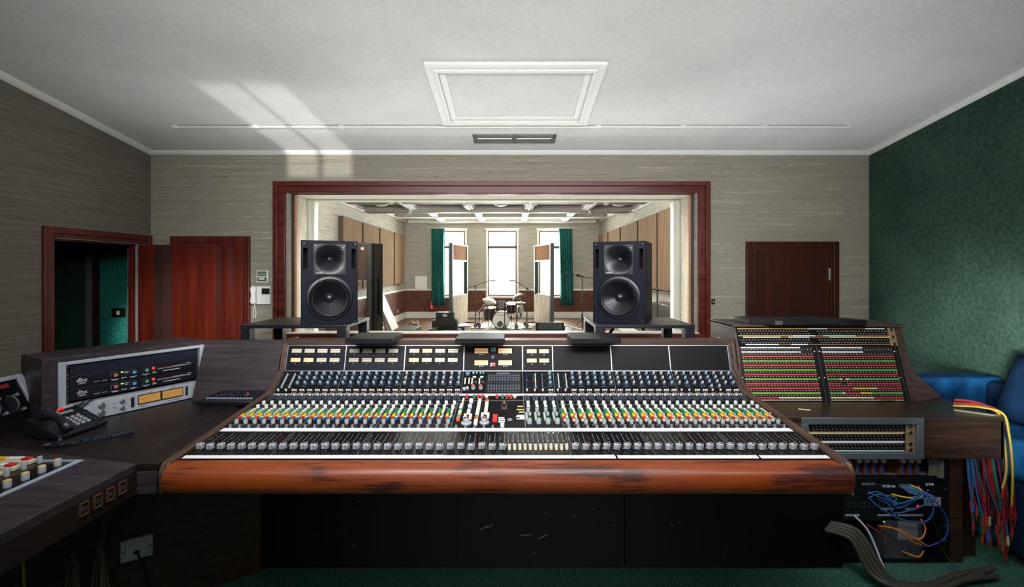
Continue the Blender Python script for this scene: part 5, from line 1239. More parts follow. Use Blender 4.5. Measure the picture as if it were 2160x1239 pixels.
# heavy cables on the floor
grey_c = mat('grey_hose', '#3a362f', .6)
for k in range(4):
    cable('floor_cable', 'thick grey cable sweeping over the floor, %s from the rack' % ORD[k], [(1.70 - .01 * k, 2.53, .27 - .012 * k), (1.80 - .012 * k, 2.47, .26 - .014 * k), (1.86 - .012 * k, 2.42, .14 - .02 * k), (1.93 - .01 * k, 2.40 - .012 * k, .045), (2.10, 2.41 - .018 * k, .022 + .004 * (k % 2)), (2.30, 2.47 - .02 * k, .03 + .012 * (k % 2)), (2.52, 2.52 - .02 * k, .03 + .015 * (k % 3))], .0125, grey_c, 'grey floor cables', 8)
cable('white_lead', 'thin white lead falling from the rack to the floor', [(1.84, 2.55, .30), (1.88, 2.50, .24), (1.90, 2.44, .12), (1.89, 2.34, .02), (1.92, 2.24, .008), (1.99, 2.12, .008)], .0055, mat('white_lead_m', '#9aa0ac', .5))
t = cable('black_lead', 'thin black lead hanging down the right side of the rack', [(2.24, RY - .03, .33), (2.30, RY - .05, .22), (2.33, RY - .06, .10), (2.38, RY - .15, .012), (2.45, 2.3, .008)], .004, blk_rubber)

# hanging patch cables
cols = {'red': mat('patch_red', '#7d1a22', .45), 'yellow': mat('patch_yellow', '#94851f', .45), 'blue': mat('patch_blue', '#28588f', .45), 'slate': mat('patch_slate', '#35495a', .45), 'black': mat('patch_black', '#17191c', .45), 'green': mat('patch_green', '#256b35', .45)}
slv = {'red': mat('sleeve_red', '#8e2b26', .45), 'brown': mat('sleeve_brown', '#7c4030', .45), 'blue': mat('sleeve_blue', '#2056b8', .4), 'cream': mat('sleeve_cream', '#b9a888', .5)}
bt_ = MB(); bt_.lathe([(.0034, 0), (.0034, -.014), (.0026, -.0155), (.0034, -.017), (.0034, -.024), (.0018, -.027), (.0026, -.030), (1e-6, -.034)], 8, None, close=False); TIP = bt_.mesh('plug_tip_mesh', [brass])
def sleeve_mesh(nm, m_): b = MB(); b.lathe([(1e-6, .052), (.0052, .05), (.0068, .03), (.0068, 0), (1e-6, 0)], 8, None, close=False); return b.mesh(nm, [m_])
SLV = {k: sleeve_mesh('sleeve_' + k, m_) for k, m_ in slv.items()}
def patch(c, sl, top, bot, lab, mid=None, r=.0048):
    t = thing('patch_cable', lab, 'cable', top, 0, 'patch cables hanging at the desk end')
    m1 = mid or [(top[0] + (bot[0] - top[0]) * .3 + random.uniform(-.012, .012), top[1] + (bot[1] - top[1]) * .5, top[2] + (bot[2] - top[2]) * .4)]
    MB().tube(spline([top, *m1, (bot[0], bot[1], bot[2] + .084)], 7), r, 6).build('lead', [cols[c]], t)
    M = Matrix.Translation((bot[0], bot[1], bot[2] + .034)) @ Matrix.Rotation(R(random.uniform(-7, 7)), 4, 'Y')
    s_ = inst(SLV[sl], 'sleeve', t, M); inst(TIP, 'plug_tip', t, M)
bc = ['blue', 'blue', 'slate', 'red', 'blue', 'slate', 'black', 'red', 'green', 'blue', 'black', 'slate', 'red', 'red', 'black', 'red', 'slate', 'red', 'red', 'red', 'black', 'red', 'red', 'red', 'green', 'red', 'black', 'red', 'blue', 'red']
for k, c in enumerate(bc):
    x = 2.50 + .165 * k / 29; y = 2.575 - .035 * random.random()
    zb = .10 + .17 * random.random() if k > 5 else random.uniform(.16, .42)
    if k > 20: zb = random.uniform(.06, .26)
    patch(c, 'blue' if (c == 'blue' and k % 3 == 0) else ('cream' if k % 11 == 6 else ('red' if k % 3 else 'brown')), (x, 2.60 + .03 * random.random(), .605), (x + random.uniform(-.02, .03), y, zb), '%s of the %s patch cables from the left below the desk end' % (ORD[CNT.setdefault(c, -1) + 1], c)); CNT[c] += 1
for k, (c, dx, zb, dy) in enumerate((('yellow', .0, .36, 0), ('yellow', .022, .28, -.02), ('yellow', .04, .03, .03), ('red', .012, .16, .01), ('red', .035, .20, .03), ('red', .05, .24, 0), ('yellow', .05, .30, .04), ('red', .028, .02, .02))):
    x = 2.662 + dx * .55
    patch(c, 'red', (2.55 + dx, 2.74 + dy, .836 + .004 * k), (x - .03 + dx * .8, 2.545 + dy, zb), '%s patch cable draped over the right end of the desktop, %s of its colour' % (c, ORD[sum(1 for q in 'yyyrrryr'[:k] if q == c[0])]),
          [(2.62 + dx * .3, 2.66 + dy, .85 + .003 * k), (2.668 + dx * .3, 2.60 + dy, .835), (x + .012, 2.58 + dy, .72), (x + .008, 2.56 + dy, .55)], .0058)

# blue sofa by the green wall
t = thing('blue_sofa', 'blue velvet sofa along the green wall', 'sofa', (2.95, 2.4, 0))
def soft(b, x0, x1, y0, y1, z0, z1): b.box(x0, x1, y0, y1, z0, z1)
for nm, bx_, m_, bv in (('base', (2.74, 3.20, 1.5, 3.10, .06, .48), velvet_d, .03), ('seat_cushion', (2.70, 3.18, 1.52, 3.09, .48, .70), velvet, .06), ('arm', (2.67, 3.23, 3.10, 3.28, .06, .915), velvet, .03), ('back', (3.08, 3.232, 1.5, 3.10, .48, .90), velvet_d, .04)):
    b = MB(); b.box(*bx_); o = b.build(nm, [m_], t, bevel=0)
    bv_ = o.modifiers.new('round', 'BEVEL'); bv_.width = bv; bv_.segments = 4
for k, (y0, y1) in enumerate(((2.33, 2.93),)):
    c = thing('sofa_cushion', 'large navy velvet cushion leaning upright on the blue sofa', 'cushion', (3.08, 2.63, .70))
    b = MB(); N = 12
    Mc = FR((3.06, (y0 + y1) / 2, .905), (0, -1, 0), (.16, 0, .39))
    for sgn in (-1, 1):
        base = len(b.v)
        for i in range(N + 1):
            for j in range(N + 1):
                u, v = -1 + 2 * i / N, -1 + 2 * j / N; e = (1 - u ** 4) * (1 - v ** 4); pin = 1 - .06 * (1 - abs(u) ** 2) * abs(v) ** 6 - .0
                b.v.append(Mc @ Vector((u * .31 * (1 - .05 * (1 - v * v)), v * .205 * (1 - .05 * (1 - u * u)), sgn * (.012 + .085 * math.sqrt(max(0, e))))))
        for i in range(N):
            for j in range(N): q = base + i * (N + 1) + j; b.face((q, q + 1, q + N + 2, q + N + 1))
    E = (N + 1) ** 2
    rim = [i * (N + 1) for i in range(N + 1)] + [N * (N + 1) + j for j in range(1, N + 1)] + [i * (N + 1) + N for i in range(N - 1, -1, -1)] + [j for j in range(N - 1, 0, -1)]
    for a, d in zip(rim, rim[1:] + rim[:1]): b.face((a, d, E + d, E + a))
    b.build('cover', [velvet_d], c)
# ------------------------------------------------------------------ the recording room beyond the glass
SX0, SX1, SY = -3.6, 2.94, 16.0
struct('floor_studio', MB().box(SX0 - .2, SX1 + .2, 4.75, SY + .3, -.15, 0), [st_floor], smooth=False)
wl = struct('wall_studio_left', MB().box(SX0 - .15, SX0, 4.75, SY + .3, 0, 3.5), [st_paper], smooth=False)
wr = struct('wall_studio_right', MB().box(SX1, SX1 + .15, 4.75, SY + .3, 0, 3.5), [st_paper], smooth=False)
PX = lambda px: (px - CX) / F * SY
PZ = lambda py: CZ - (py - HY) / F * SY
wins = ((916, 985), (1025, 1094), (1133, 1202)); wz0, wz1 = PZ(629), PZ(483)
b = MB(); xs = [SX0 - .2] + [PX(p) for w_ in wins for p in w_] + [SX1 + .2]
for k in range(0, 8, 2): b.box(xs[k], xs[k + 1], SY, SY + .3, 0, 3.5)
for w_ in wins: b.box(PX(w_[0]), PX(w_[1]), SY, SY + .3, 0, wz0); b.box(PX(w_[0]), PX(w_[1]), SY, SY + .3, wz1, 3.5)
wb = struct('wall_studio_back', b, [st_paper], smooth=False)
for k, w_ in enumerate(wins):
    x0, x1 = PX(w_[0]), PX(w_[1]); r_ = sroot('window_%d' % (k + 2), ((x0 + x1) / 2, SY, wz0))
    b = MB()
    def rg(b, x0, x1, z0, z1, wi, y0, y1):
        b.box(x0, x0 + wi, y0, y1, z0, z1); b.box(x1 - wi, x1, y0, y1, z0, z1); b.box(x0 + wi, x1 - wi, y0, y1, z0, z0 + wi); b.box(x0 + wi, x1 - wi, y0, y1, z1 - wi, z1)
    rg(b, x0, x1, wz0, wz1, .06, SY - .03, SY + .02); b.box(x0 - .03, x1 + .03, SY - .06, SY, wz1 - .03, wz1 + .02); b.build('architrave', [white_trim], r_, bevel=.004)
    b = MB(); rg(b, x0 + .06, x1 - .06, wz0 + .06, wz1 - .06, .05, SY + .04, SY + .09); zt = PZ(521); b.box(x0 + .06, x1 - .06, SY + .04, SY + .09, zt - .06, zt + .03); b.build('sash', [mat('brown_sash', '#4c3128', .5)], r_)
    MB().box(x0 + .11, x1 - .11, SY + .06, SY + .066, wz0 + .11, wz1 - .11).build('pane', [glass_m], r_, smooth=False)
b = MB(); b.box(SX0, SX1, SY - .012, SY, 0, .93)
for k, w_ in enumerate(wins): pass
dz = MB(); e = [SX0] + [PX(p) for w_ in wins for p in w_] + [SX1]
for k in range(0, 8, 2): dz.box(e[k], e[k + 1], SY - .012, SY, 0, .93)
for w_ in wins: dz.box(PX(w_[0]), PX(w_[1]), SY - .012, SY, 0, wz0)
dz.build('dado', [dado], wb, smooth=False)
MB().box(SX0, SX0 + .012, 5.0, SY, 0, .93).build('dado', [dado], wl, smooth=False)
MB().box(SX1 - .012, SX1, 5.0, SY, 0, .93).build('dado', [dado], wr, smooth=False)
b = MB()
for k in range(0, 8, 2): b.box(e[k], e[k + 1], SY - .035, SY, .93, .985)
struct('trim_6', b, [white_trim]); struct('trim_7', MB().box(SX0, SX0 + .03, 5, SY, .93, .985), [white_trim]); struct('trim_8', MB().box(SX1 - .03, SX1, 5, SY, .93, .985), [white_trim])
struct('baseboard_back', MB().box(SX0, SX1, SY - .035, SY, 0, .21), [white_trim], bevel=.008)
struct('baseboard_left', MB().box(SX0, SX0 + .035, 5, SY, 0, .21), [white_trim], bevel=.008)
struct('baseboard_right', MB().box(SX1 - .035, SX1, 5, SY, 0, .21), [white_trim], bevel=.008)
# coffered ceiling: low front part, higher back part
cs = struct('ceiling_studio', MB().box(SX0 - .1, SX1 + .1, 4.75, 11.4, 3.14, 3.4).box(SX0 - .1, SX1 + .1, 11.3, SY + .3, 3.36, 3.5), [st_ceil], smooth=False)
def xbeam(y, z, h, w_=.30, m_=beam_m):
    b = MB(); b.box(SX0 + .14, SX1 - .14, y, y + w_, z, z + h * .35); b.box(SX0 + .14, SX1 - .14, y - .02, y + w_ + .02, z + h * .35, z + h * .6); b.box(SX0 + .14, SX1 - .14, y - .045, y + w_ + .045, z + h * .6, z + h); b.build('beam', [m_], cs, bevel=.004)
xbeam(7.2, 3.03, .14); xbeam(9.75, 3.015, .13); xbeam(11.15, 2.985, .16); xbeam(14.3, 3.21, .15, .3, st_ceil); xbeam(15.75, 3.19, .17, .25, st_ceil)
MB().box(SX0 + .1, SX1 - .1, 11.13, 11.145, 2.975, 2.99).build('shadow_gap_strip', [dark_p], cs)  # dark strip standing in for the shaded gap under the beam
for X in (-2.32, -.98, .39, 1.73):
    b = MB(); b.box(X - .09, X + .09, 4.75, 11.4, 3.02, 3.08); b.box(X - .13, X + .13, 4.75, 11.4, 3.08, 3.14); b.build('beam', [st_ceil], cs, bevel=.006)
    b = MB(); b.box(X - .09, X + .09, 11.45, SY, 3.23, 3.30); b.box(X - .13, X + .13, 11.45, SY, 3.30, 3.36); b.build('beam', [st_ceil], cs, bevel=.006)
    MB().box(X - .018, X + .018, 6.5, 11.2, 3.0, 3.02).build('track', [white_paint], cs)
for X, sg in ((SX0, 1), (SX1, -1)):
    for y0, y1, z in ((4.75, 11.4, 3.02), (11.45, SY, 3.22)):
        b = MB()
        for k in range(3): b.box(X, X + sg * (.05 + .045 * k), y0, y1, z + .04 * k, z + .04 * (k + 1))
        b.build('cornice', [st_ceil], cs, bevel=.006)
for k, (px, py, Y, z) in enumerate(((803, 436, 10.5, 3.14), (1056, 436, 10.5, 3.14), (1307, 436, 10.5, 3.14), (975, 460, 13.2, 3.36), (1146, 460, 13.2, 3.36))):
    x = (px - CX) / F * Y; t = thing('ceiling_lamp', ('round ceiling dome lamp nearest the left studio wall', 'round ceiling dome lamp at the middle of the studio', 'round ceiling dome lamp nearest the right studio wall', 'far round ceiling lamp left of the drum kit', 'far round ceiling lamp right of the drum kit')[k], 'ceiling lamp', (x, Y, z), 0, 'studio ceiling lamps')
    b = MB(); b.lathe([(.19, 0), (.205, -.03), (.17, -.055), (.15, -.055)], 24, Matrix.Translation((x, Y, z)), close=False); b.build('rim', [mat('lamp_rim', '#6e6c68', .4, .3)], t)
    b = MB(); b.lathe([(.165, -.05), (.13, -.085), (.07, -.105), (1e-6, -.11)], 24, Matrix.Translation((x, Y, z)), close=False); b.build('diffuser', [mat('lamp_diffuser', '#dcdad4', .5)], t)
for k, (px, Y, z) in enumerate(((931, 10.4, 3.14), (1181, 10.4, 3.14), (884, 13.3, 3.36), (1233, 13.3, 3.36))):
    x = (px - CX) / F * Y; t = thing('ceiling_vent', ('square ceiling vent left of the middle lamp', 'square ceiling vent right of the middle lamp', 'far ceiling vent near the left studio wall', 'far ceiling vent near the right studio wall')[k], 'vent', (x, Y, z), 0, 'studio ceiling vents')
    b = MB(); h = .26
    for q in (0, 1): i0, i1 = (0, .03) if q == 0 else (.11, .125); rgx = h - i0; w_ = i1 - i0; b.box(x - rgx, x + rgx, Y - rgx, Y - rgx + w_, z - .03 + .01 * q, z); b.box(x - rgx, x + rgx, Y + rgx - w_, Y + rgx, z - .03 + .01 * q, z); b.box(x - rgx, x - rgx + w_, Y - rgx, Y + rgx, z - .03 + .01 * q, z); b.box(x + rgx - w_, x + rgx, Y - rgx, Y + rgx, z - .03 + .01 * q, z)
    b.build('frame', [white_paint], t)
    b = MB()
    for q in range(9): yy = Y - .2 + q * .05; b.prism([(yy, z - .024), (yy + .03, z - .004), (yy + .034, z - .006), (yy + .004, z - .026)], 'x', x - .225, x + .225)
    b.build('louvres', [white_trim], t)
    MB().box(x - .23, x + .23, Y - .23, Y + .23, z - .002, z).build('backing', [dark_p], t)
def track_spot(k, px, py, Y):
    p = P(px, py, Y); t = thing('track_spotlight', 'white track spotlight on the studio ceiling beam, %s' % ('above left gobo', 'by the left dome lamp', 'over the drum kit left', 'over the drum kit right', 'above right gobo', 'nearest the right wall')[k], 'spotlight', tuple(p), 0, 'track spotlights')
    MB().cyl(p + Vector((0, 0, .05)), p + Vector((0, 0, .12)), .012, n=8).build('stem', [white_paint], t); MB().cyl(p + Vector((0, -.03, -.05)), p + Vector((0, .02, .06)), .055, .035, 12).build('shade', [mat('spot_shade', '#9a9792', .5)], t)
for k, q in enumerate(((865, 448, 11.0), (825, 424, 9.4), (981, 427, 9.6), (1128, 427, 9.6), (1244, 448, 11.0), (1278, 426, 9.5))): track_spot(k, *q)

# acoustic panels
def apanel(X, sg, y0, y1, z0, z1, lab):
    t = thing('sound_absorber', lab, 'acoustic panel', (X, (y0 + y1) / 2, z0), 0, 'fabric acoustic panels')
    MB().box(X, X + sg * .10, y0, y1, z0, z1).build('frame', [mat('panel_frame', '#3a2c22', .7)], t)
    MB().box(X + sg * .10, X + sg * .112, y0 + .012, y1 - .012, z0 + .012, z1 - .012).build('fabric', [fabric_p], t, bevel=.004)
edges = [9.75, 11.08, 12.5, 14.05, 15.3]
for k in range(4): apanel(SX0 + .001, 1, edges[k] + .06, edges[k + 1] - .05, 1.19, 2.745, 'brown fabric acoustic panel on the left studio wall, %s from the glass' % ('first', 'second', 'third', 'fourth')[k])
edges = [7.4, 8.8, 9.25, 10.7, 12.4, 14.0, 15.6]
for k, (y0, y1) in enumerate(((7.6, 9.2), (9.3, 10.62), (10.76, 12.32), (12.46, 13.94), (14.05, 15.5))): apanel(SX1 - .001, -1, y0, y1, 1.19, 2.745, 'brown fabric acoustic panel on the right studio wall, %s from the glass' % ('first', 'second', 'third', 'fourth', 'fifth')[k])

# curtains
def curtain(px0, px1, lab, skew):
    t = thing('curtain', lab, 'curtain', (PX((px0 + px1) / 2), SY - .12, PZ(643)), 0, 'green curtains')
    x0, x1, z0, z1 = PX(px0), PX(px1), PZ(643), PZ(483); b = MB(); n = 40; m = 8
    for j in range(m + 1):
        for i in range(n + 1):
            u = i / n; v = j / m; x = x0 + (x1 - x0) * u + skew * v + .02 * math.sin(u * 9 + v * 2) * (1 - v); y = SY - .14 + .045 * math.cos(u * 2 * math.pi * 6 + .6 * math.sin(v * 3)); b.v.append(Vector((x, y, z0 + (z1 - z0) * v)))
    for j in range(m):
        for i in range(n): q = j * (n + 1) + i; b.face((q, q + 1, q + n + 2, q + n + 1))
    o = b.build('cloth', [curtain_m], t, smooth=True); so_ = o.modifiers.new('thick', 'SOLIDIFY'); so_.thickness = .008
    MB().cyl((x0 - .1, SY - .14, z1 + .012), (x1 + .1, SY - .14, z1 + .012), .012, n=8).build('rail', [white_trim], t)
curtain(911, 939, 'green curtain drawn aside at the left studio window', .0)
curtain(1181, 1209, 'green curtain drawn aside at the right studio window', -.05)
t = thing('wall_cupboard', 'small white cupboard on the far studio wall', 'cupboard', (PX(888), SY, PZ(611)))
a_, c_ = P(876, 583, SY), P(901, 611, SY)
b = MB(); b.box(a_.x, c_.x, SY - .05, SY, c_.z, a_.z); b.build('frame', [white_trim], t, bevel=.005)
b = MB(); b.box(a_.x + .03, c_.x - .03, SY - .06, SY - .048, c_.z + .03, a_.z - .03); o = b.build('door', [white_paint], t, bevel=.003); MB().cyl((c_.x - .07, SY - .06, (a_.z + c_.z) / 2), (c_.x - .07, SY - .075, (a_.z + c_.z) / 2), .01, n=8).build('knob', [dark_p], o)
t = thing('fire_extinguisher', 'red fire extinguisher hanging below the left curtain', 'extinguisher', tuple(P(910, 655, SY - .1)))
p0, p1 = P(911, 654, SY - .1), P(909, 638, SY - .1); b = MB(); b.tube([p0, p0.lerp(p1, .1), p0.lerp(p1, .8), p1, p1 + Vector((0, 0, .06))], [.05, .075, .075, .04, .025], 14); b.build('cylinder', [mat('extinguisher_red', '#b02a35', .35)], t)
b = MB(); b.box(p1.x - .02, p1.x + .05, p1.y - .05, p1.y + .01, p1.z + .06, p1.z + .10); b.tube([p1 + Vector((-.02, 0, .07)), p1 + Vector((-.08, -.02, -.02)), p0 + Vector((-.09, 0, .06))], .012, 6); b.build('valve', [dark_p], t)
b = MB(); b.tube([p0.lerp(p1, .45), p0.lerp(p1, .52)], .078, 14); b.build('band', [steel], t)
MB().box(p1.x - .03, p1.x + .03, SY - .1, SY - .01, p1.z - .02, p1.z + .02).build('bracket', [dark_p], t)
t = thing('floor_monitor_box', 'small black speaker box on the far wall behind the drums', 'speaker', tuple(P(1058, 652, SY)))
a_, c_ = P(1050, 635, SY), P(1066, 652, SY)
MB().box(a_.x, c_.x, SY - .14, SY - .012, c_.z, a_.z).build('cabinet', [dark_p], t, bevel=.006); MB().box(a_.x + .03, c_.x - .03, SY - .146, SY - .14, c_.z + .03, a_.z - .03).build('grille', [slate_p], t)
for k, (px, py) in enumerate(((841, 657), (898, 628))): pass
t = thing('wall_outlet', 'white socket low on the left studio wall', 'outlet', (SX0 + .012, 13.9, .5)); q = P(841, 657, 14.9)
MB().box(SX0 + .012, SX0 + .024, 14.85, 14.95, .28, .38).build('plate', [white_p], t, bevel=.002)

# gobos: wheeled acoustic screens with glass
def gobo(A, B, zt, lab, zb=(.92, 1.88), top=ply, low=wash, feet=True, fr=None):
    fr = fr or gobo_fr
    A, B = Vector((A[0], A[1], 0)), Vector((B[0], B[1], 0)); L = (B - A).length; rz = math.atan2(B.y - A.y, B.x - A.x)
    t = thing('acoustic_screen', lab, 'screen', tuple(A), rz, 'wheeled acoustic screens')
    for x in (0, L - .07): MB().box(x, x + .07, -.05, .05, .09, zt).build('post', [fr], t, world=False)
    for z in (zt - .04, zb[1] - .02, zb[0] - .02): MB().box(.07, L - .07, -.045, .045, z, z + .04).build('rail', [fr], t, world=False)
    MB().box(.07, L - .07, -.035, .035, zb[1] + .02, zt - .04).build('top_panel', [top], t, world=False)
    MB().box(.07, L - .07, -.006, .006, zb[0] + .02, zb[1] - .02).build('pane', [gobo_glass], t, world=False)
    MB().box(.07, L - .07, -.06, .06, .12, zb[0] - .02).build('low_panel', [low], t, world=False)
    if feet:
        for x in (.035, L - .035):
            b = MB(); b.box(x - .03, x + .03, -.38, .38, .07, .12)
            for y in (-.34, .34): b.cyl((x - .02, y, .04), (x + .02, y, .04), .04, n=12)
            b.build('foot', [dark_p], t, world=False)
gobo((-1.63, 12.6), (-1.34, 13.9), 2.34, 'wheeled screen with plywood top and limed base left of the drums')
gobo((.69, 13.9), (1.07, 12.6), 2.34, 'wheeled screen with plywood top and limed base right of the drums')
dkply = mat('dark_brown_panel', '#24140a', .7, spec=.2)
gobo((-2.95, 7.5), (-2.30, 7.75), 2.06, 'tall dark screen with glass just right of the left loudspeaker', (.75, 1.48), dkply, dkply, True, mat('screen_frame_black', '#0b0b0b', .6, spec=.2))
gobo((-2.62, 8.9), (-2.52, 9.1), 2.12, 'narrow dark screen post behind the tall dark screen', (.75, 1.48), dkply, dkply, True, mat('screen_frame_black', '#0b0b0b', .6, spec=.2))
t = thing('label_square', 'small pale sticker at the top of the tall dark screen', 'sticker', (-2.6, 7.6, 1.96)); q = P(763.5, 524.5, 7.52)
MB().box(q.x - .022, q.x + .022, 7.535, 7.545, q.z - .022, q.z + .022).build('sticker', [mat('dull_sticker', '#7d7a6c', .6)], t)

# drum kit
DY = 13.0
def dpx(px, py, Y=DY): return P(px, py, Y)
c = dpx(1056.7, 675.7)
t = thing('bass_drum', 'white-headed bass drum with a dark diamond patch', 'drum', (c.x, DY + .2, 0))
MB().cyl((c.x, DY + .02, c.z), (c.x, DY + .42, c.z), .225, n=32).build('shell', [mat('drum_wrap', '#3a2a26', .3)], t)
b = MB(); b.lathe([(.225, .03), (.243, .03), (.243, -.01), (.226, -.012)], 36, FR((c.x, DY, c.z), (1, 0, 0), (0, 0, 1)), close=False); b.build('hoop', [mat('drum_hoop', '#26211f', .3)], t)
hd = MB().cyl((c.x, DY, c.z), (c.x, DY + .012, c.z), .226, n=36).build('head', [mat('drum_head', '#d9d6d2', .5)], t)
MB().prism([(c.x - .055, c.z - .19), (c.x + .045 - .05, c.z - .19), (c.x + .05, c.z - .12), (c.x + .05, c.z - .08), (c.x - .0, c.z - .02), (c.x - .05, c.z - .02), (c.x - .11, c.z - .08), (c.x - .11, c.z - .13)], 'y', DY - .006, DY).build('patch', [mat('dark_patch', '#35262a', .6)], hd)
text('ludwig', 'lettering', .075, FR((c.x, DY - .002, c.z + .135), (1, 0, 0), (0, 0, 1)), mat('drum_print', '#4a4246', .6), hd, .001, shear=.3, sx=1.1)
for sx in (-1, 1): MB().tube([(c.x + sx * .2, DY + .1, c.z - .08), (c.x + sx * .32, DY - .02, .012)], .012, 8).build('spur', [chrome], t)
def drum(name, lab, x, y, z0, z1, r, tilt, m_):
    t = thing(name, lab, 'drum', (x, y, z0)); M = Matrix.Translation((x, y, (z0 + z1) / 2)) @ Matrix.Rotation(R(tilt), 4, 'X'); h = (z1 - z0) / 2
    b = MB(); b.lathe([(r, -h), (r, h)], 28, M); b.build('shell', [m_], t)
    for q in (-h, h): b = MB(); b.lathe([(r + .012, q - .015), (r + .012, q + .015)], 28, M); b.build('hoop', [chrome], t)
    b = MB(); b.lathe([(r, h + .004), (r, h + .010)], 28, M); b.build('head', [mat('drum_head', '#d9d6d2', .5)], t)
    b = MB()
    for k in range(8): a = k * math.pi / 4; p = M @ Vector(((r + .008) * math.cos(a), (r + .008) * math.sin(a), 0)); q = (M.to_3x3() @ Vector((0, 0, h * .5))); b.cyl(p - q, p + q, .008, n=6)
    b.build('lugs', [chrome], t, kind='stuff'); return t, M
q = dpx(1033, 663, 13.4); t, M = drum('floor_tom', 'dark floor tom with chrome hoops left of the bass drum', q.x, 13.4, .22, .55, .165, 4, mat('drum_wrap_dark', '#2c2022', .3))
for a in (20, 140, 260): MB().tube([(q.x + .18 * math.cos(R(a)), 13.4 + .18 * math.sin(R(a)), .42), (q.x + .18 * math.cos(R(a)), 13.4 + .18 * math.sin(R(a)), .012)], .009, 6).build('leg', [chrome], t)
q = dpx(1078.5, 650, 13.3); t, M = drum('rack_tom', 'dark tom drum tilted above the right of the bass drum', q.x, 13.3, .44, .68, .135, 12, mat('drum_wrap_dark', '#2c2022', .3))
def tripod(t, x, y, zh, zt, m_, r=.012, spread=.30, n=3, a0=90, ht=.0):
    MB().cyl((x, y, zh - .12), (x, y, zt), r, n=8).build('pole', [m_], t)
    for k in range(n):
        a = R(a0 + 360 * k / n); MB().tube([(x, y, zh), (x + spread * math.cos(a), y + spread * math.sin(a), .012)], r * .75, 6).build('leg', [m_], t)
    MB().cyl((x, y, zh - .02), (x, y, zh + .05), r * 1.9, n=8).build('collar', [dark_p], t)
tripod(t, q.x, 13.32, .28, .46, chrome, .012, .25)
q = dpx(1090, 664, 13.5); t, M = drum('snare_drum', 'white-bottomed snare drum behind the tilted tom', q.x + .02, 13.75, .42, .56, .17, 6, chrome); tripod(t, q.x + .02, 13.75, .25, .43, chrome, .012, .25)
def cymbal(lab, px, py, Y, r, tx, ty, legs, dark=False):
    q = dpx(px, py, Y); t = thing('cymbal', lab, 'cymbal', (q.x, Y, 0), 0, 'cymbals on stands')
    M = Matrix.Translation(q) @ Matrix.Rotation(R(tx), 4, 'X') @ Matrix.Rotation(R(ty), 4, 'Y')
    b = MB(); b.lathe([(r, -.012), (r * .6, .004), (r * .22, .012), (r * .16, .028), (1e-6, .034)], 28, M, close=False); o = b.build('plate', [mat('cymbal_dark', '#4d4638', .35, .8) if dark else mat('cymbal_bronze', '#8f897a', .3, .7)], t)
    s_ = o.modifiers.new('thick', 'SOLIDIFY'); s_.thickness = .004
    tripod(t, q.x + legs, Y + .02, .34, q.z, chrome, .011, .28)
cymbal('pale crash cymbal tilted above the floor tom', 1032.5, 635.5, 13.25, .195, 28, 14, -.06)
cymbal('flat hi-hat cymbal right of the tilted tom', 1097, 638, 13.3, .15, 6, 0, .01)
cymbal('dark ride cymbal steeply tilted above the tom', 1092, 626, 13.6, .155, 35, -25, .1, True)
t = thing('drum_mat', 'pale worn mat under the drum kit', 'rug', (-.3, 13.3, 0)); MB().prism([(-1.15, 12.65), (.55, 12.6), (.6, 14.3), (-1.1, 14.3)], 'z', .001, .012).build('mat', [tex('drum_rug', [(0.3, '#6b5f50'), (0.5, '#988c7c'), (0.7, '#b8ad9d')], (6, 6, 6), .95)], t)
MB().box(c.x - .09, c.x + .09, DY - .10, DY - .02, .012, .04).build('hoop_block', [dark_p], thing('pedal_block', 'black block at the foot of the bass drum', 'block', (c.x, DY - .06, 0)))

# microphone stands
stm_ = mat('mic_stand_black', '#1c1b1b', .4)
def micstand(lab, px, ytop, Y, b0, b1, hub, round_base=False, mic=True, spread=.32):
    q = dpx(px, ytop, Y); t = thing('microphone_stand', lab, 'microphone stand', (q.x, Y, 0), 0, 'microphone stands')
    if round_base: MB().cyl((q.x, Y, .012), (q.x, Y, q.z), .013, n=8).build('pole', [stm_], t); b = MB(); b.lathe([(.15, 0.012), (.15, .03), (.05, .06), (.03, .16), (.0135, .17)], 20, Matrix.Translation((q.x, Y, 0))); b.build('base', [stm_], t)
    else: tripod(t, q.x, Y, hub, q.z, stm_, .014, spread, 3, 200)
    if b0:
        p0, p1 = dpx(*b0, Y), dpx(*b1, Y); MB().tube([p0, p1], .009, 6).build('boom', [stm_], t)
        MB().sphere(q, .03, 8, 6).build('clutch', [stm_], t)
        if mic: d = (p1 - p0).normalized(); MB().cyl(p1, p1 + Vector((.16 if b1[0] > b0[0] else -.16, 0, -.0)), .013, n=8).build('microphone', [mat('mic_grey', '#4a4a48', .4, .5)], t)
    return t
micstand('microphone boom stand left of the drums reaching up to the right', 1003, 604, 13.1, (978, 611), (1033, 592.5), .3, True)
micstand('short microphone stand beside the floor tom', 1011, 658, 13.1, (1003, 666), (1022, 643), .3, True)
micstand('microphone boom stand right of the drums reaching up to the left', 1111.5, 609, 13.0, (1133, 622), (1086, 592.5), .3, True)
micstand('straight microphone stand before the right half of bass drum', 1064.5, 638, 12.75, None, None, .3, True)
micstand('thin dark stand between the tom and the hi-hat', 1089, 640, 12.9, None, None, .3, True)
micstand('large tripod boom stand between right gobo and loudspeaker', 1228, 584, 11.4, (1262, 590.5), (1179, 573.5), .5, False, False, .42)
q = P(1219, 581.5, 11.4); MB().tube([q + Vector((-.05, 0, .012)), q + Vector((.06, 0, -.012))], [.03, .035], 8).build('counterweight', [stm_], thing('boom_weight', 'black counterweight clamped on the large boom stand', 'weight', tuple(q)))
micstand('microphone stand with level boom by the right studio wall', 1386.5, 611, 7.7, (1371, 610), (1428, 617), .4, False, False)
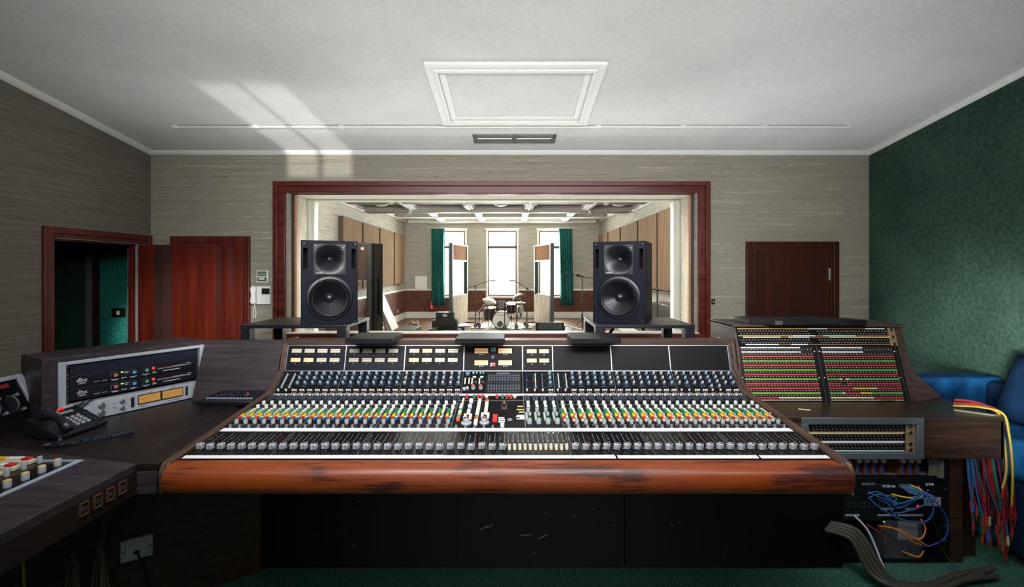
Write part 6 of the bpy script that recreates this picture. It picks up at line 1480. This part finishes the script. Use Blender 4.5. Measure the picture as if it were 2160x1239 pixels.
t = thing('drum_microphone', 'black microphone hanging above the tilted tom', 'microphone', tuple(dpx(1085, 632, 13.2))); MB().tube([dpx(1083, 635, 13.2), dpx(1088, 627, 13.2)], [.022, .026], 10).build('body', [dark_p], t); MB().tube([dpx(1088, 627, 13.2), dpx(1103, 604, 13.25), dpx(1099, 592, 13.2)], .005, 6).build('arm', [stm_], t)

# amplifier head on its cabinet, wedge monitor
AY = 12.1
x0, x1 = (911 - CX) / F * AY, (964 - CX) / F * AY
t = thing('speaker_cabinet', 'black guitar speaker cabinet left of the drums', 'speaker cabinet', ((x0 + x1) / 2, AY, 0))
MB().box(x0, x1, AY, AY + .36, .0, CZ - .1065 * AY).build('cabinet', [mat('tolex_black', '#0e0f0c', .7, spec=.15)], t, bevel=.012)
MB().box(x0 + .03, x1 - .03, AY - .004, AY, .04, CZ - .1065 * AY - .035).build('grille_cloth', [mat('grille_dark', '#121310', .95, spec=.1)], t)
MB().box(x1 - .06, x1 - .02, AY - .006, AY + .01, .02, .05).build('corner', [steel], t); MB().box(x0 - .01, x0, AY, AY + .06, .02, .2).build('side_strap', [mat('orange_strap', '#a65a32', .5)], t)
zc_ = CZ - .1065 * AY; x0, x1 = (919 - CX) / F * AY, (957 - CX) / F * AY
t = thing('guitar_amplifier', 'black valve amplifier head with white logo on the cabinet', 'amplifier', ((x0 + x1) / 2, AY, zc_))
MB().box(x0, x1, AY + .03, AY + .26, zc_ + .06, zc_ + .205).build('case', [mat('amp_black', '#0d0e0c', .6, spec=.2)], t, bevel=.01)
MB().box(x0 - .01, x1 + .03, AY, AY + .28, zc_ + .001, zc_ + .062).build('chassis', [mat('amp_dark_panel', '#1d1c19', .6, spec=.2)], t, bevel=.006)
b = MB()
for k in range(6): b.cyl((x0 + .14 + k * .045, AY, zc_ + .03), (x0 + .14 + k * .045, AY - .02, zc_ + .03), .013, n=8)
b.build('knobs', [dark_p], t)
text('fifh', 'lettering', .10, FR((x0 + .235, AY + .028, zc_ + .125), (1, 0, 0), (0, 0, 1)), white_p, t, .002)
x0, x1 = P(1131, 690, 12.0).x, P(1191, 690, 12.0).x
t = thing('wedge_monitor', 'black floor wedge monitor before the right gobo', 'speaker', ((x0 + x1) / 2, 12.1, 0))
MB().prism([(12.0, 0), (12.0, .10), (12.14, .27), (12.32, .27), (12.40, .20), (12.40, 0)], 'x', x0, x1).build('cabinet', [mat('tolex_black', '#0e0f0c', .7, spec=.15)], t, bevel=.01)
M = FR(((x0 + x1) / 2, 12.07, .185), (1, 0, 0), (0, .14, .17)); MB().box(-.3, .3, -.09, .09, 0, .006, 0, M).build('grille', [mat('wedge_grille', '#2a2b27', .6, .3)], t)
b = MB()
for k in range(10): b.cyl(((x0 + x1) / 2 - .22 + k * .05, 12.16, .27), ((x0 + x1) / 2 - .22 + k * .05, 12.16, .285), .012, n=6)
b.build('knobs', [white_p], t)
# left side of the room: leaning board, folded stand, plant, floor boxes, stage box
t = thing('leaning_board', 'pale board leaning against the left studio wall', 'board', (-3.4, 12.2, 0))
b = MB(); b.poly([]) if False else None
A_, B_, C_, D_ = Vector((-3.02, 12.0, .0)), Vector((-2.93, 12.0, .0)), Vector((-3.36, 12.0, .95)), Vector((-3.45, 12.0, .95))
b.prism([(-3.06, 0.0), (-2.97, 0.0), (-3.40, .97), (-3.50, .97)], 'y', 11.9, 12.6); b.build('board', [mat('pale_board', '#7a6e64', .6)], t)
t = thing('folded_stand', 'black folded guitar stand on the studio floor at left', 'stand', (-2.7, 10.6, 0))
b0, b1 = P(789, 629, 10.6), P(806, 690, 10.6); f0 = P(812, 700, 10.6)
MB().tube([b0, P(798, 655, 10.6), P(808, 690, 10.6)], .02, 8).build('tube', [stm_], t); MB().tube([P(800, 660, 10.6), P(806, 665, 10.6), P(815, 700, 10.6), Vector((f0.x, 10.6, .01))], .022, 8).build('tube', [stm_], t)
MB().sphere(P(801, 658, 10.6), .06, 10, 8).build('clamp', [stm_], t); b = MB(); b.prism([(-2.86, 10.5), (-2.5, 10.4), (-2.42, 10.6), (-2.8, 10.75)], 'z', .16, .24); b.build('tray', [stm_], t, bevel=.03)
for s_ in (-1, 1): MB().tube([(-2.7, 10.58, .2), (-2.7 + s_ * .2, 10.58 - .1, .01)], .016, 6).build('leg', [stm_], t)
for k, (X0, X1_, Y0, Y1, h) in enumerate(((-2.85, -2.35, 11.4, 12.3, .18), (-2.05, -1.85, 11.6, 12.4, .17))):
    t = thing('floor_box', ('low dark box on the floor by the folded stand', 'low dark box on the floor left of the cabinet')[k], 'box', ((X0 + X1_) / 2, Y0, 0)); MB().box(X0, X1_, Y0, Y1, 0, h - .015).build('body', [mat('box_dark', '#110f0b', .7, spec=.15)], t); MB().box(X0, X1_, Y0, Y1, h - .015, h).build('edging', [mat('box_edge', '#3d382c', .5)], t, bevel=.004)
q = P(877, 690, 13.2); t = thing('stage_box', 'small black stage box with yellow leads on the floor', 'box', (q.x, 13.3, 0)); MB().box(q.x - .10, q.x + .06, 13.2, 13.35, 0.0, .12).build('body', [dark_p], t, bevel=.006)
b = MB()
for k in range(5): b.cyl((q.x - .08 + k * .03, 13.24, .12), (q.x - .08 + k * .03, 13.24, .15), .008, n=6)
b.build('plugs', [white_p], t)
for k in range(3): MB().tube(spline([(q.x - .07 + .05 * k, 13.27, .14), (q.x - .15 + .1 * k, 13.2, .2), (q.x - .28 + .2 * k, 13.0, .04), (q.x - .42 + .33 * k, 12.8, .008)]), .007, 5).build('lead', [mat('amber_lead', '#c28a2a', .5)], t)
t = thing('studio_lead', 'grey lead snaking on the floor right of the gobo', 'cable', (1.5, 13, 0)); MB().tube(spline([(1.2, 14.2, .01), (1.6, 13.6, .01), (1.9, 12.8, .01), (2.0, 12.2, .01), (1.8, 11.9, .01)]), .014, 6).build('lead', [mat('grey_lead', '#55585a', .5)], t)
# plant behind the left screen
t = thing('potted_palm', 'leafy palm in a pot behind the tall dark screen', 'plant', (-2.98, 8.45, 0))
b = MB(); b.lathe([(.12, 0), (.16, .3), (.15, .3), (.14, .27), (1e-6, .27)], 16, Matrix.Translation((-2.98, 8.45, 0))); b.build('pot', [mat('pot_clay', '#5b3c2a', .7)], t)
for k in range(9):
    a = R(k * 40 + 10); L = random.uniform(.25, .42); h = random.uniform(1.15, 1.75)
    st = spline([(-2.98, 8.45, .27), (-2.98 + .06 * math.cos(a), 8.45 + .06 * math.sin(a), h * .6), (-2.98 + .22 * math.cos(a), 8.45 + .22 * math.sin(a), h), (-2.98 + L * math.cos(a), 8.45 + L * math.sin(a), h - .12)], 6)
    fr = MB().tube(st, .006, 5)
    for i in range(7, len(st) - 1):
        d = (st[i + 1] - st[i]).normalized(); s_ = d.cross(Vector((0, 0, 1))).normalized()
        for sg in (-1, 1):
            p = st[i]; tip = p + s_ * sg * .14 + d * .12 + Vector((0, 0, -.07)); fr.poly([p, p + d * .02 + s_ * sg * .03 + Vector((0, 0, .008)), tip, p - d * .012 + s_ * sg * .03])
    fr.build('frond', [leafm], t)
# upright piano by the right wall
t = thing('upright_piano', 'dark upright piano by the right studio wall', 'piano', (2.7, 8.2, 0))
dp = mat('piano_dark', '#1c120d', .2)
MB().box(2.62, 2.90, 7.4, 8.9, .02, 1.0).build('case', [dp], t, bevel=.006); MB().box(2.60, 2.915, 7.38, 8.92, 1.0, 1.03).build('lid', [dp], t, bevel=.004)
MB().box(2.38, 2.62, 7.44, 8.86, .58, .72).build('key_bed', [dp], t, bevel=.004)
b = MB(); b.box(2.40, 2.52, 7.5, 8.8, .722, .735, 0)
for k in range(36): y = 7.51 + k * .0361; b.box(2.45, 2.52, y + .022, y + .034, .735, .745, 1)
b.build('keyboard', [cream_p, void], t)
for y in (7.5, 8.78): MB().box(2.40, 2.46, y, y + .06, 0, .58).build('leg', [dp], t)
b = MB(); q = P(1352, 692, 7.36); b.prism([(2.62 + .01, .64), (2.62 + .09, .64), (2.62 + .05, .71)], 'y', 7.377, 7.384); b.build('warning_label', [mat('yellow_label', '#b8ae2c', .5)], t)
